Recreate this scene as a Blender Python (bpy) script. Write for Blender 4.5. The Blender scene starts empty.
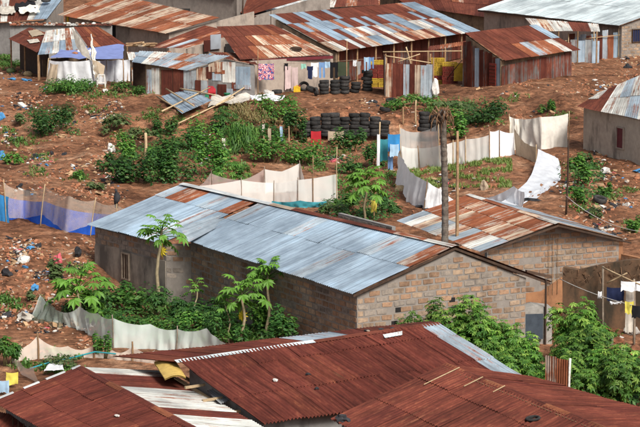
import bpy, bmesh, math, random
from mathutils import Vector, Matrix, noise
R = random.Random(7)
# ------------------------------------------------------------------ camera, sky, sun, exposure
F, CX, CY, HC, PITCH = 2500.0, 320.0, 213.5, 16.2, math.radians(8.3)
S = bpy.context.scene
C = S.collection
cam = bpy.data.objects.new('camera', bpy.data.cameras.new('camera'))
C.objects.link(cam)
cam.location = (0, 0, HC)
cam.rotation_euler = (math.pi / 2 - PITCH, 0, 0)
cam.data.sensor_width = 36
cam.data.lens = F * 36 / 640
cam.data.clip_start = 0.5
cam.data.clip_end = 6000
S.camera = cam
SUN_EL, SUN_AZ = math.radians(44), math.radians(150)      # azimuth clockwise from +Y: behind the camera's right shoulder
w = bpy.data.worlds.new('World'); S.world = w; w.use_nodes = True
wn = w.node_tree.nodes; wl = w.node_tree.links
sky = wn.new('ShaderNodeTexSky'); sky.sky_type = 'NISHITA'; sky.sun_disc = False
sky.sun_elevation = SUN_EL; sky.sun_rotation = SUN_AZ
sky.air_density = 1.0; sky.dust_density = 4.0; sky.ozone_density = 0.6
hs = wn.new('ShaderNodeHueSaturation'); hs.inputs['Saturation'].default_value = 0.45
wl.new(sky.outputs[0], hs.inputs['Color']); wl.new(hs.outputs[0], wn['Background'].inputs[0])
wn['Background'].inputs[1].default_value = 0.085
sun = bpy.data.objects.new('sun', bpy.data.lights.new('sun', 'SUN')); C.objects.link(sun)
sun.data.energy = 3.0; sun.data.angle = math.radians(18); sun.data.color = (1, .95, .87)
sd = Vector((math.sin(SUN_AZ) * math.cos(SUN_EL), math.cos(SUN_AZ) * math.cos(SUN_EL), math.sin(SUN_EL)))
sun.rotation_euler = sd.to_track_quat('Z', 'Y').to_euler()
S.view_settings.view_transform = 'Standard'; S.view_settings.look = 'None'
S.view_settings.gamma = 1; S.view_settings.exposure = 0.66
S.cycles.max_bounces = 6; S.cycles.transparent_max_bounces = 10
# ------------------------------------------------------------------ where things stand
def lerp(a, b, t): return a + (b - a) * t
def interp(x, pts):
    if x <= pts[0][0]: return pts[0][1]
    for (x0, y0), (x1, y1) in zip(pts, pts[1:]):
        if x <= x1:
            t = (x - x0) / (x1 - x0); return y0 + (y1 - y0) * t
    return pts[-1][1]
def smooth(a, b, x):
    t = min(1, max(0, (x - a) / (b - a))); return t * t * (3 - 2 * t)
NEAR = [(0, 14.4), (10, 11.6), (20, 8.9), (35, 4.2), (50, .15), (60, 0), (78, 0)]
FARP = [(260, 2.3), (400, 14), (700, 45), (3000, 160)]
LP = NEAR + [(83, .05), (88, .6), (95, 1.35), (104, 1.25), (112, 1.0), (121, .75), (131, .75), (136, 1.15), (142, 2.3), (150, 2.35), (171, 2.1), (214, 2.1)] + FARP
MP = NEAR + [(92, 0), (100, .15), (108, .45), (118, .55), (130, .6), (133.6, .75), (136.2, 1.95), (146, 1.95), (171, 1.9), (214, 2.0)] + FARP
RP = NEAR + [(85, 0.05), (95, .35), (108, .9), (114, 1.05), (118, 1.35), (125, 1.5), (131, 1.5), (138.5, 2.3), (150, 2.3), (166, 2.3), (214, 2.3)] + FARP
def base_h(X, Y):
    p = CX + F * X / (max(Y, 1) + 2)
    a = smooth(165, 60, p) if p < 165 else 0
    b = smooth(420, 520, p)
    return MP_(Y) * (1 - a - b) + LP_(Y) * a + RP_(Y) * b
def MP_(Y): return interp(Y, MP)
def LP_(Y): return interp(Y, LP)
def RP_(Y): return interp(Y, RP)
def hgt(X, Y):
    z = base_h(X, Y)
    if Y < 45 or Y > 260: return z
    v = Vector((X * .16, Y * .16, 3.1))
    amp = .22 * smooth(84, 100, Y) * (1 - .5 * smooth(150, 165, Y)) + .05
    bank = smooth(112, 128, Y) * (1 - smooth(141, 146, Y)) + .6 * smooth(84, 88, Y) * (1 - smooth(95, 100, Y))
    z += bank * (.30 * noise.noise(Vector((X * .55, Y * .12, 9.))) + .14 * noise.noise(Vector((X * 1.5, Y * .3, 4.))))
    z += amp * noise.noise(v) + (.05 + .05 * smooth(80, 95, Y)) * noise.noise(v * 4.2) + (.025 + .035 * smooth(80, 95, Y)) * noise.noise(v * 13) + (.02 + .03 * smooth(80, 95, Y)) * noise.noise(v * 31)
    return z
CP, SP = math.cos(PITCH), math.sin(PITCH)
CAM = Vector((0, 0, HC))
def ray(px, py):
    a, b = (px - CX) / F, (CY - py) / F
    return Vector((a, CP + b * SP, -SP + b * CP))
def P(px, py, z):                      # the point at height z seen there
    d = ray(px, py); return CAM + d * ((z - HC) / d.z)
def A(px, py, Y):                      # the point at distance Y seen there
    d = ray(px, py); return CAM + d * (Y / d.y)
def G(px, py):                         # the ground seen there
    d = ray(px, py); t = 52.0; st = 2.0
    while t < 300:
        p = CAM + d * t
        if p.z < hgt(p.x, p.y):
            a, b = t - st, t
            for _ in range(9):
                m = (a + b) / 2; q = CAM + d * m
                if q.z < hgt(q.x, q.y): b = m
                else: a = m
            q = CAM + d * b; q.z = hgt(q.x, q.y); return q
        t += st
    return CAM + d * 300
def SL(px, py, B, deg):                # the point seen there that lies up a slope of deg from B
    k = math.tan(math.radians(deg)); Y = B.y + .2; d = ray(px, py)
    best = None
    for i in range(160):
        q = CAM + d * (Y / d.y)
        e = abs((q.z - B.z) - k * math.hypot(q.x - B.x, q.y - B.y))
        if best is None or e < best[0]: best = (e, q)
        Y += .1
    return best[1]
def ppm(p): return F / (p.y * CP + (HC - p.z) * SP)          # picture pixels to a metre there
def on(x, y): return Vector((x, y, hgt(x, y)))
# ------------------------------------------------------------------ object helpers
W = {}
def tag(o, label=None, cat=None, group=None, kind=None):
    if label: o['label'] = label
    if cat: o['category'] = cat
    if group: o['group'] = group
    if kind: o['kind'] = kind
    return o
def thing(name, label, cat, loc, group=None, kind=None):
    o = bpy.data.objects.new(name, None); C.objects.link(o)
    o.location = loc; o.empty_display_size = .2; W[o.name] = Vector(loc)
    return tag(o, label, cat, group, kind or 'thing')
def wof(parent): return W[parent.name] if parent else Vector((0, 0, 0))
def mo(name, vs, fs, mat, parent=None, smooth_=False, uvs=None, origin=None, mats=None, midx=None):
    """one mesh object from points in world space"""
    me = bpy.data.meshes.new(name)
    o0 = wof(parent) if parent else (Vector(origin) if origin is not None else Vector((0, 0, 0)))
    me.from_pydata([tuple(Vector(v) - o0) for v in vs], [], fs)
    for m in (mats or [mat]): me.materials.append(M[m])
    if midx: me.polygons.foreach_set('material_index', midx)
    if smooth_: me.polygons.foreach_set('use_smooth', [True] * len(me.polygons))
    if uvs:
        ul = me.uv_layers.new(name='UVMap')
        li = [0] * len(me.loops); me.loops.foreach_get('vertex_index', li)
        flat = []
        for i in li: flat += uvs[i]
        ul.data.foreach_set('uv', flat)
    o = bpy.data.objects.new(name, me); C.objects.link(o)
    if parent: o.parent = parent
    else: o.location = o0
    W[o.name] = o0
    return o
def inst(name, me, parent, mw, mat=None):
    """an object with shared mesh data; mw is its place in world space"""
    o = bpy.data.objects.new(name, me); C.objects.link(o)
    mw = mw.copy()
    if parent:
        o.parent = parent; mw.translation = mw.translation - wof(parent)
    o.matrix_basis = mw
    W[o.name] = mw.translation.copy()
    if mat:
        o.material_slots[0].link = 'OBJECT'; o.material_slots[0].material = M[mat]
    return o
class MB:
    def __init__(s): s.v = []; s.f = []; s.m = []
    def quad(s, a, b, c, d, m=0):
        n = len(s.v); s.v += [a, b, c, d]; s.f.append((n, n + 1, n + 2, n + 3)); s.m.append(m)
    def box(s, c, ux, uy, uz, m=0):
        n = len(s.v); c = Vector(c)
        for k in range(8):
            s.v.append(c + ux * (1 if k & 1 else -1) + uy * (1 if k & 2 else -1) + uz * (1 if k & 4 else -1))
        for f in ((0, 2, 3, 1), (4, 5, 7, 6), (0, 1, 5, 4), (2, 6, 7, 3), (0, 4, 6, 2), (1, 3, 7, 5)):
            s.f.append(tuple(n + i for i in f)); s.m.append(m)
    def tube(s, pts, rs, sides=6, m=0, cap=True):
        n0 = len(s.v); k = len(pts); pts = [Vector(p) for p in pts]
        for i, p in enumerate(pts):
            d = (pts[min(i + 1, k - 1)] - pts[max(i - 1, 0)]).normalized()
            a = d.orthogonal().normalized() if abs(d.z) > .9 else d.cross(Vector((0, 0, 1))).normalized()
            if abs(d.z) > .9: a = Vector((1, 0, 0)) - d * d.x; a.normalize()
            b = d.cross(a); r = rs[i] if isinstance(rs, (list, tuple)) else rs
            for j in range(sides):
                t = 2 * math.pi * j / sides
                s.v.append(p + a * (r * math.cos(t)) + b * (r * math.sin(t)))
        for i in range(k - 1):
            for j in range(sides):
                q = n0 + i * sides; j2 = (j + 1) % sides
                s.f.append((q + j, q + j2, q + sides + j2, q + sides + j)); s.m.append(m)
        if cap:
            s.f.append(tuple(n0 + j for j in range(sides))[::-1]); s.m.append(m)
            s.f.append(tuple(n0 + (k - 1) * sides + j for j in range(sides))); s.m.append(m)
    def build(s, name, mat, parent=None, smooth_=False, origin=None, mats=None):
        return mo(name, s.v, s.f, mat, parent, smooth_, origin=origin, mats=mats, midx=s.m if mats else None)
# ------------------------------------------------------------------ materials
M = {}
def nt(name):
    m = bpy.data.materials.new(name); m.use_nodes = True; M[name] = m
    n = m.node_tree.nodes; l = m.node_tree.links
    return m, n, l, n['Principled BSDF']
def nd(n, t, **kw):
    x = n.new(t)
    for k, v in kw.items():
        if k in x.inputs.keys(): x.inputs[k].default_value = v
        else: setattr(x, k, v)
    return x
def ramp(n, stops, interp_='LINEAR'):
    r = n.new('ShaderNodeValToRGB'); r.color_ramp.interpolation = interp_
    e = r.color_ramp.elements
    while len(e) < len(stops): e.new(.5)
    for i, (p, c) in enumerate(stops):
        e[i].position = p; e[i].color = (c[0], c[1], c[2], 1) if not isinstance(c, (int, float)) else (c, c, c, 1)
    return r
def mixc(n, l, fac, a, b, mode='MIX'):
    x = n.new('ShaderNodeMix'); x.data_type = 'RGBA'; x.blend_type = mode
    for s_, i in ((fac, 0), (a, 6), (b, 7)):
        if hasattr(s_, 'links'): l.new(s_, x.inputs[i])
        elif i == 0: x.inputs[0].default_value = s_
        else: x.inputs[i].default_value = (s_[0], s_[1], s_[2], 1)
    return x.outputs[2]
def objvec(n, l, uv=False, scale=(1, 1, 1)):
    """texture place, shifted for every object"""
    tc = n.new('ShaderNodeTexCoord'); oi = n.new('ShaderNodeObjectInfo')
    mul = nd(n, 'ShaderNodeMath', operation='MULTIPLY'); mul.inputs[1].default_value = 57.3
    l.new(oi.outputs['Random'], mul.inputs[0])
    mp = n.new('ShaderNodeMapping'); mp.inputs['Scale'].default_value = scale
    l.new(tc.outputs['UV' if uv else 'Object'], mp.inputs['Vector'])
    add = nd(n, 'ShaderNodeVectorMath', operation='ADD')
    l.new(mp.outputs[0], add.inputs[0]); l.new(mul.outputs[0], add.inputs[1])
    return add.outputs[0], oi.outputs['Random']
def hsv_by(n, l, col, rnd, amount):
    mr = n.new('ShaderNodeMapRange'); mr.inputs['To Min'].default_value = 1 - amount; mr.inputs['To Max'].default_value = 1 + amount
    l.new(rnd, mr.inputs['Value'])
    h = n.new('ShaderNodeHueSaturation'); l.new(mr.outputs[0], h.inputs['Value']); l.new(col, h.inputs['Color'])
    return h.outputs[0]
def bump(n, l, p, src, strength, dist):
    b = n.new('ShaderNodeBump'); b.inputs['Strength'].default_value = strength; b.inputs['Distance'].default_value = dist
    l.new(src, b.inputs['Height']); l.new(b.outputs[0], p.inputs['Normal'])
def plain(name, c1, c2=None, scale=6., rough=.85, var=.12, bs=.3, bd=.01, spec=.25, detail=6, pos=(.35, .65), dirt=0):
    """two tones by noise, another shade for every object"""
    m, n, l, p = nt(name); c2 = c2 or tuple(x * .6 for x in c1)
    vec, rnd = objvec(n, l)
    no = nd(n, 'ShaderNodeTexNoise', Scale=scale, Detail=detail, Roughness=.65); l.new(vec, no.inputs['Vector'])
    r = ramp(n, [(pos[0], c2), (pos[1], c1)]); l.new(no.outputs[0], r.inputs[0])
    col = r.outputs[0]
    if dirt:
        ge = n.new('ShaderNodeNewGeometry'); dn = nd(n, 'ShaderNodeTexNoise', Scale=.8, Detail=7., Roughness=.7); l.new(ge.outputs['Position'], dn.inputs['Vector'])
        dr_ = ramp(n, [(.36, (.42, .40, .39)), (.5, (.95, .95, .95)), (.64, (1.2, 1.17, 1.12))]); l.new(dn.outputs[0], dr_.inputs[0]); col = mixc(n, l, dirt, col, dr_.outputs[0], 'MULTIPLY')
    l.new(hsv_by(n, l, col, rnd, var), p.inputs['Base Color'])
    p.inputs['Roughness'].default_value = rough; p.inputs['Specular IOR Level'].default_value = spec
    if bs: bump(n, l, p, no.outputs[0], bs, bd)
    return m
def metal(name, base, rusts, amount, streak=.6, metallic=.35, rough=.5, var=.12, patch=1.1, lines=.8, shift=True):
    """corrugated sheet: base tone under rust that runs in streaks down the sheet; amount 0..1"""
    m, n, l, p = nt(name)
    vec, rnd = objvec(n, l, uv=True)
    if not shift: vec = n.new('ShaderNodeTexCoord').outputs['UV']
    st = nd(n, 'ShaderNodeTexNoise', Scale=1., Detail=5., Roughness=.6)
    mp = n.new('ShaderNodeMapping'); mp.inputs['Scale'].default_value = (9, .55, 1); l.new(vec, mp.inputs['Vector']); l.new(mp.outputs[0], st.inputs['Vector'])
    pa = nd(n, 'ShaderNodeTexNoise', Scale=patch, Detail=7., Roughness=.7); l.new(vec, pa.inputs['Vector'])
    mx = nd(n, 'ShaderNodeMix', data_type='FLOAT'); mx.inputs[0].default_value = streak
    l.new(pa.outputs[0], mx.inputs[2]); l.new(st.outputs[0], mx.inputs[3])
    t = 1 - amount
    k = ramp(n, [(max(0, .25 + .5 * t - .07), 0.), (min(1, .25 + .5 * t + .05), 1.)]); l.new(mx.outputs[0], k.inputs[0])
    fi = nd(n, 'ShaderNodeTexNoise', Scale=2.6, Detail=9., Roughness=.78)
    mp2 = n.new('ShaderNodeMapping'); mp2.inputs['Scale'].default_value = (3, .7, 1); l.new(vec, mp2.inputs['Vector']); l.new(mp2.outputs[0], fi.inputs['Vector'])
    rc = ramp(n, [(.3, rusts[0]), (.55, rusts[1]), (.75, rusts[2])]); l.new(fi.outputs[0], rc.inputs[0])
    bc = ramp(n, [(.3, tuple(x * .78 for x in base)), (.7, base)]); l.new(fi.outputs[0], bc.inputs[0])
    col = mixc(n, l, k.outputs[0], bc.outputs[0], rc.outputs[0])
    s2 = nd(n, 'ShaderNodeTexNoise', Scale=1., Detail=3., Roughness=.6)
    mp3 = n.new('ShaderNodeMapping'); mp3.inputs['Scale'].default_value = (15, .22, 1); l.new(vec, mp3.inputs['Vector']); l.new(mp3.outputs[0], s2.inputs['Vector'])
    rs_ = ramp(n, [(.34, (.62, .62, .62)), (.52, (1, 1, 1)), (.68, (1.22, 1.2, 1.18))]); l.new(s2.outputs[0], rs_.inputs[0])
    col = mixc(n, l, lines, col, rs_.outputs[0], 'MULTIPLY')  # corrugation shading painted into the colour as light and dark lines
    ge = n.new('ShaderNodeNewGeometry'); fd = nd(n, 'ShaderNodeTexNoise', Scale=.55, Detail=5., Roughness=.6); l.new(ge.outputs['Position'], fd.inputs['Vector'])
    fr = ramp(n, [(.36, (.66, .68, .70)), (.5, (1, 1, 1)), (.64, (1.28, 1.34, 1.36))]); l.new(fd.outputs[0], fr.inputs[0]); col = mixc(n, l, .9, col, fr.outputs[0], 'MULTIPLY')
    l.new(hsv_by(n, l, col, rnd, var), p.inputs['Base Color'])
    mr = n.new('ShaderNodeMapRange'); mr.inputs['To Min'].default_value = metallic; mr.inputs['To Max'].default_value = .0
    l.new(k.outputs[0], mr.inputs['Value']); l.new(mr.outputs[0], p.inputs['Metallic'])
    mr2 = n.new('ShaderNodeMapRange'); mr2.inputs['To Min'].default_value = rough; mr2.inputs['To Max'].default_value = .85
    l.new(k.outputs[0], mr2.inputs['Value']); l.new(mr2.outputs[0], p.inputs['Roughness'])
    p.inputs['Specular IOR Level'].default_value = .18
    bump(n, l, p, fi.outputs[0], .25, .006)
    return m
RUST = ((.075, .020, .014), (.125, .035, .021), (.22, .078, .040))
RUSTO = ((.13, .038, .021), (.235, .078, .037), (.40, .18, .095))
metal('silver', (.315, .40, .49), RUSTO, .10, var=.05)
metal('silver_worn', (.40, .47, .53), RUSTO, .34, var=.07)
metal('white_tin', (.60, .62, .62), RUSTO, .22, metallic=.1, rough=.6)
metal('white_worn', (.58, .57, .53), RUSTO, .36, metallic=.1, rough=.6)
metal('tan_tin', (.52, .42, .32), RUSTO, .45, metallic=.05, rough=.7)
metal('half_rust', (.56, .50, .43), RUSTO, .62)
metal('orange_rust', (.50, .30, .17), RUSTO, .8, metallic=0)
metal('rust', (.34, .15, .08), RUST, .82, metallic=0, rough=.75)
metal('front_rust', (.20, .075, .045), ((.060, .0145, .0115), (.118, .029, .020), (.22, .074, .040)), .80, metallic=0, rough=.75, var=.06, lines=1., shift=False)
metal('front_rust_light', (.26, .11, .06), ((.070, .0175, .0135), (.138, .036, .0225), (.27, .098, .050)), .76, metallic=0, rough=.75, var=.06, lines=1., shift=False)
metal('dark_rust', (.16, .06, .04), ((.05, .013, .01), (.085, .022, .014), (.14, .045, .025)), .85, metallic=0, rough=.7)
metal('blue_tin', (.36, .46, .56), RUSTO, .25)
metal('grey_tin', (.30, .32, .33), RUST, .35, metallic=.15)
metal('dim_tin', (.13, .125, .12), RUST, .55, metallic=.1, rough=.7, var=.3)
metal('white_band', (.50, .50, .47), RUSTO, .34, metallic=.05, rough=.7, var=.06, lines=.7)
metal('white_roof', (.58, .65, .67), RUSTO, .02, metallic=.05, rough=.55, var=.03)
def earth():
    m, n, l, p = nt('earth')
    tc = n.new('ShaderNodeTexCoord'); v = tc.outputs['Object']
    a = nd(n, 'ShaderNodeTexNoise', Scale=.22, Detail=6., Roughness=.65); l.new(v, a.inputs['Vector'])
    b = nd(n, 'ShaderNodeTexNoise', Scale=2.6, Detail=8., Roughness=.72); l.new(v, b.inputs['Vector'])
    c = nd(n, 'ShaderNodeTexVoronoi', Scale=9.); l.new(v, c.inputs['Vector'])
    a.inputs['Scale'].default_value = .34
    ra = ramp(n, [(.32, (.080, .035, .020)), (.44, (.168, .077, .042)), (.56, (.245, .117, .065)), (.70, (.35, .205, .128))]); l.new(a.outputs[0], ra.inputs[0])
    rb = ramp(n, [(.36, (.22, .21, .20)), (.46, (.72, .71, .70)), (.54, (1.08, 1.08, 1.08)), (.64, (1.8, 1.75, 1.65))]); l.new(b.outputs[0], rb.inputs[0])  # relief shading in the colour: hollows of the bump noise darker, rises lighter
    col = mixc(n, l, .85, ra.outputs[0], rb.outputs[0], 'MULTIPLY')
    rc = ramp(n, [(.05, 1.), (.16, 0.)]); l.new(c.outputs['Distance'], rc.inputs[0])
    sel = ramp(n, [(.62, 0.), (.7, 1.)]); l.new(c.outputs['Color'], sel.inputs[0])
    mul = nd(n, 'ShaderNodeMath', operation='MULTIPLY'); l.new(rc.outputs[0], mul.inputs[0]); l.new(sel.outputs[0], mul.inputs[1])
    col = mixc(n, l, mul.outputs[0], col, (.42, .33, .26))
    l.new(col, p.inputs['Base Color']); p.inputs['Roughness'].default_value = .95; p.inputs['Specular IOR Level'].default_value = .1
    bump(n, l, p, b.outputs[0], 1., .14)
earth()
def wallmat(name, c1, c2, stain, scale=.9, vert=True, amount=.5, bs=.35):
    """plaster or mud with dark stains that run down"""
    m, n, l, p = nt(name)
    tc = n.new('ShaderNodeTexCoord')
    mp = n.new('ShaderNodeMapping'); mp.inputs['Scale'].default_value = (1.1, 1.1, .42) if vert else (1, 1, 1)
    l.new(tc.outputs['Object'], mp.inputs['Vector'])
    a = nd(n, 'ShaderNodeTexNoise', Scale=scale, Detail=7., Roughness=.65); l.new(mp.outputs[0], a.inputs['Vector'])
    b = nd(n, 'ShaderNodeTexNoise', Scale=3.5, Detail=8., Roughness=.7); l.new(tc.outputs['Object'], b.inputs['Vector'])
    rb = ramp(n, [(.3, c2), (.65, c1)]); l.new(b.outputs[0], rb.inputs[0])
    ra = ramp(n, [(.62 - .25 * amount, 0.), (.74 - .2 * amount, .85)]); l.new(a.outputs[0], ra.inputs[0])
    l.new(mixc(n, l, ra.outputs[0], rb.outputs[0], stain), p.inputs['Base Color'])
    p.inputs['Roughness'].default_value = .92; p.inputs['Specular IOR Level'].default_value = .15
    bump(n, l, p, b.outputs[0], bs, .02)
wallmat('plaster', (.30, .26, .215), (.22, .19, .16), (.075, .068, .062), amount=.65)
wallmat('mortar', (.25, .22, .195), (.18, .158, .14), (.125, .107, .095), amount=.4)
wallmat('mud', (.34, .17, .085), (.23, .11, .06), (.07, .045, .034), amount=.55)
wallmat('mud_dark', (.17, .095, .055), (.09, .06, .04), (.035, .032, .024), amount=.55)
wallmat('edge_plaster', (.46, .39, .32), (.34, .285, .235), (.15, .125, .105), amount=.3)
wallmat('far_plaster', (.36, .30, .25), (.27, .22, .185), (.14, .12, .105), amount=.4)
wallmat('grey_wall', (.26, .25, .24), (.18, .175, .17), (.09, .085, .08), amount=.4)
wallmat('board', (.20, .14, .09), (.12, .085, .06), (.045, .035, .03), amount=.5)
plain('block_clay', (.33, .205, .13), (.21, .13, .086), 9, .93, .15, dirt=.85)
plain('block_tan', (.33, .24, .168), (.21, .15, .108), 9, .93, .15, dirt=.85)
plain('block_grey', (.28, .235, .195), (.18, .155, .135), 9, .93, .15, dirt=.85)
plain('concrete', (.36, .34, .31), (.22, .2, .18), 4)
plain('wood', (.30, .19, .105), (.17, .10, .055), 5, .85, .3)
plain('wood_grey', (.27, .22, .17), (.16, .125, .095), 5, .85, .25)
plain('wood_pale', (.48, .36, .22), (.34, .24, .14), 5, .85, .2)
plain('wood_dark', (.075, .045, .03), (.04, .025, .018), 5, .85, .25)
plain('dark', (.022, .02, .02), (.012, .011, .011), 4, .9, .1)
plain('tyre', (.042, .039, .037), (.014, .014, .015), 5, .85, .4, .3, .004)
plain('maroon', (.14, .022, .03), (.09, .016, .02), 5, .7)
plain('red', (.42, .02, .03), (.28, .012, .02), 5, .6)
plain('yellow', (.62, .40, .02), (.45, .27, .015), 5, .6)
plain('crate_yellow', (.46, .31, .03), (.30, .19, .02), 4, .6)
plain('crate_red', (.20, .035, .025), (.12, .02, .015), 6, .5)
plain('green_plastic', (.03, .22, .12), (.02, .15, .08), 5, .45)
plain('dull_green', (.13, .19, .07), (.08, .12, .05), 8, .7)
plain('blue_plastic', (.05, .2, .55), (.035, .14, .40), 5, .5)
plain('teal', (.02, .26, .30), (.015, .18, .21), 6, .6)
plain('straw', (.40, .30, .17), (.25, .18, .10), 14, .9)
plain('dry_frond', (.20, .11, .06), (.11, .065, .04), 10, .9)
plain('palm_bark', (.155, .12, .095), (.055, .044, .037), 9, .95, .1, .9, .03)
plain('palm_scar', (.20, .165, .135), (.09, .075, .06), 9, .95, .1)
plain('papaya_bark', (.33, .27, .17), (.22, .18, .11), 10, .9)
plain('stem', (.14, .13, .05), (.08, .07, .03), 10, .9)
plain('slate', (.055, .07, .09), (.035, .045, .06), 4, .7)
plain('stone', (.33, .26, .205), (.20, .15, .115), 6, .95, .35)
plain('stone_red', (.30, .13, .07), (.18, .075, .04), 6, .95, .35)
plain('litter_white', (.62, .61, .58), (.42, .40, .37), 9, .8, .2)
plain('litter_blue', (.07, .26, .52), (.05, .18, .36), 9, .7, .2)
plain('litter_dark', (.035, .035, .04), (.02, .02, .022), 9, .8, .2)
plain('litter_tan', (.42, .28, .16), (.30, .19, .11), 9, .9, .2)
plain('litter_yellow', (.60, .42, .12), (.42, .28, .08), 5, .6, .1)
plain('litter_pink', (.5, .12, .14), (.38, .06, .08), 9, .8, .2)
def cloth_mat(name, c1, var=.1, scale=2.2, trans=.15, c2=None):
    m, n, l, p = nt(name); c2 = c2 or tuple(x * .8 for x in c1)
    vec, rnd = objvec(n, l)
    no = nd(n, 'ShaderNodeTexNoise', Scale=scale, Detail=6., Roughness=.65); l.new(vec, no.inputs['Vector'])
    r = ramp(n, [(.35, c2), (.62, c1)]); l.new(no.outputs[0], r.inputs[0])
    col = hsv_by(n, l, r.outputs[0], rnd, var); l.new(col, p.inputs['Base Color'])
    p.inputs['Roughness'].default_value = .9; p.inputs['Specular IOR Level'].default_value = .15
    t = n.new('ShaderNodeBsdfTranslucent'); l.new(col, t.inputs[0])
    mx = n.new('ShaderNodeMixShader'); mx.inputs[0].default_value = trans
    l.new(p.outputs[0], mx.inputs[1]); l.new(t.outputs[0], mx.inputs[2]); l.new(mx.outputs[0], n['Material Output'].inputs[0])
    wv = nd(n, 'ShaderNodeTexNoise', Scale=5., Detail=3.); l.new(vec, wv.inputs['Vector'])
    bump(n, l, p, wv.outputs[0], .5, .03)
def net_mat(name, c1, clear, c2=None):
    """woven net, so fine that it reads as a veil: part thread, part hole"""
    m, n, l, p = nt(name); c2 = c2 or tuple(x * .75 for x in c1)
    tc = n.new('ShaderNodeTexCoord')
    no = nd(n, 'ShaderNodeTexNoise', Scale=1.3, Detail=7., Roughness=.65); l.new(tc.outputs['Object'], no.inputs['Vector'])
    r = ramp(n, [(.35, c2), (.62, c1)]); l.new(no.outputs[0], r.inputs[0]); l.new(r.outputs[0], p.inputs['Base Color'])
    p.inputs['Roughness'].default_value = .9; p.inputs['Specular IOR Level'].default_value = .1
    f = ramp(n, [(.3, clear * .6), (.7, min(1, clear * 1.4))]); l.new(no.outputs[0], f.inputs[0])
    tl = n.new('ShaderNodeBsdfTranslucent'); l.new(r.outputs[0], tl.inputs[0]); m2 = n.new('ShaderNodeMixShader'); m2.inputs[0].default_value = .15; l.new(p.outputs[0], m2.inputs[1]); l.new(tl.outputs[0], m2.inputs[2])
    t = n.new('ShaderNodeBsdfTransparent'); mx = n.new('ShaderNodeMixShader'); l.new(f.outputs[0], mx.inputs[0])
    l.new(m2.outputs[0], mx.inputs[1]); l.new(t.outputs[0], mx.inputs[2]); l.new(mx.outputs[0], n['Material Output'].inputs[0])
net_mat('net_beige', (.92, .83, .73), .38, (.74, .65, .56))
net_mat('net_veil', (.66, .56, .47), .60)
net_mat('net_white', (.88, .89, .86), .34, (.72, .72, .69))
net_mat('net_green', (.80, .89, .85), .32, (.66, .74, .70))
net_mat('net_dark', (.16, .21, .16), .45)
net_mat('net_grey', (.62, .62, .60), .32)
net_mat('net_pink', (.54, .43, .40), .36)
cloth_mat('sheet_white', (.80, .82, .85), c2=(.68, .69, .71), trans=.2); cloth_mat('sheet_cream', (.86, .82, .74), trans=.15); cloth_mat('sheet_tan', (.46, .37, .27))
cloth_mat('sheet_dirty', (.62, .58, .51), c2=(.38, .34, .29)); cloth_mat('sheet_bluewhite', (.82, .85, .90), trans=.15)
cloth_mat('tarp_blue', (.03, .13, .66)); cloth_mat('tarp_sky', (.05, .28, .62)); cloth_mat('tarp_teal', (.06, .30, .36)); cloth_mat('tarp_violet', (.20, .25, .50))
cloth_mat('cloth_navy', (.02, .028, .075)); cloth_mat('cloth_black', (.015, .015, .018)); cloth_mat('cloth_olive', (.06, .075, .045))
cloth_mat('cloth_pink', (.62, .48, .47)); cloth_mat('cloth_mint', (.30, .58, .48)); cloth_mat('cloth_denim', (.16, .28, .50)); cloth_mat('cloth_light_blue', (.38, .55, .72))
cloth_mat('sheet_swath', (.62, .65, .70), c2=(.50, .52, .56), trans=.2); cloth_mat('cloth_yellow', (.72, .62, .12)); cloth_mat('cloth_red', (.45, .03, .04)); cloth_mat('tarp_black', (.02, .02, .024)); cloth_mat('cloth_grey', (.30, .29, .28))
def pattern_mat():
    m, n, l, p = nt('cloth_pattern')
    tc = n.new('ShaderNodeTexCoord')
    v = nd(n, 'ShaderNodeTexVoronoi', Scale=8.); l.new(tc.outputs['Object'], v.inputs['Vector'])
    r = ramp(n, [(.0, (.03, .04, .14)), (.2, (.42, .03, .05)), (.36, (.62, .58, .6)), (.5, (.40, .02, .05)), (.62, (.06, .09, .25))], 'CONSTANT'); l.new(v.outputs['Distance'], r.inputs[0])
    l.new(r.outputs[0], p.inputs['Base Color']); p.inputs['Roughness'].default_value = .9
pattern_mat()
def leaf_mat(name, c1, c2, c3, trans=.3, var=.2):
    m, n, l, p = nt(name)
    ge = n.new('ShaderNodeNewGeometry'); oi = n.new('ShaderNodeObjectInfo')
    r = ramp(n, [(0., c1), (.6, c2), (1., c3)])
    try: l.new(ge.outputs['Random Per Island'], r.inputs[0])
    except Exception: l.new(oi.outputs['Random'], r.inputs[0])
    col = hsv_by(n, l, r.outputs[0], oi.outputs['Random'], var)
    l.new(col, p.inputs['Base Color']); p.inputs['Roughness'].default_value = .55; p.inputs['Specular IOR Level'].default_value = .35
    t = n.new('ShaderNodeBsdfTranslucent'); l.new(col, t.inputs[0])
    mx = n.new('ShaderNodeMixShader'); mx.inputs[0].default_value = trans
    l.new(p.outputs[0], mx.inputs[1]); l.new(t.outputs[0], mx.inputs[2]); l.new(mx.outputs[0], n['Material Output'].inputs[0])
leaf_mat('leaf_dark', (.016, .058, .013), (.036, .11, .02), (.085, .175, .035), var=.35)
leaf_mat('leaf_mid', (.03, .10, .016), (.065, .18, .025), (.15, .27, .05), var=.35)
leaf_mat('leaf_cassava', (.035, .11, .015), (.095, .22, .028), (.25, .38, .07), var=.35)
leaf_mat('leaf_papaya', (.055, .16, .02), (.12, .27, .035), (.25, .40, .07))
leaf_mat('leaf_yellow', (.60, .46, .02), (.66, .52, .03), (.6, .42, .03))
leaf_mat('leaf_dull', (.055, .10, .03), (.09, .14, .045), (.15, .18, .07))
leaf_mat('lawn', (.10, .18, .03), (.16, .24, .05), (.26, .30, .10))
leaf_mat('grass', (.05, .14, .02), (.09, .20, .035), (.17, .27, .07))
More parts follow.
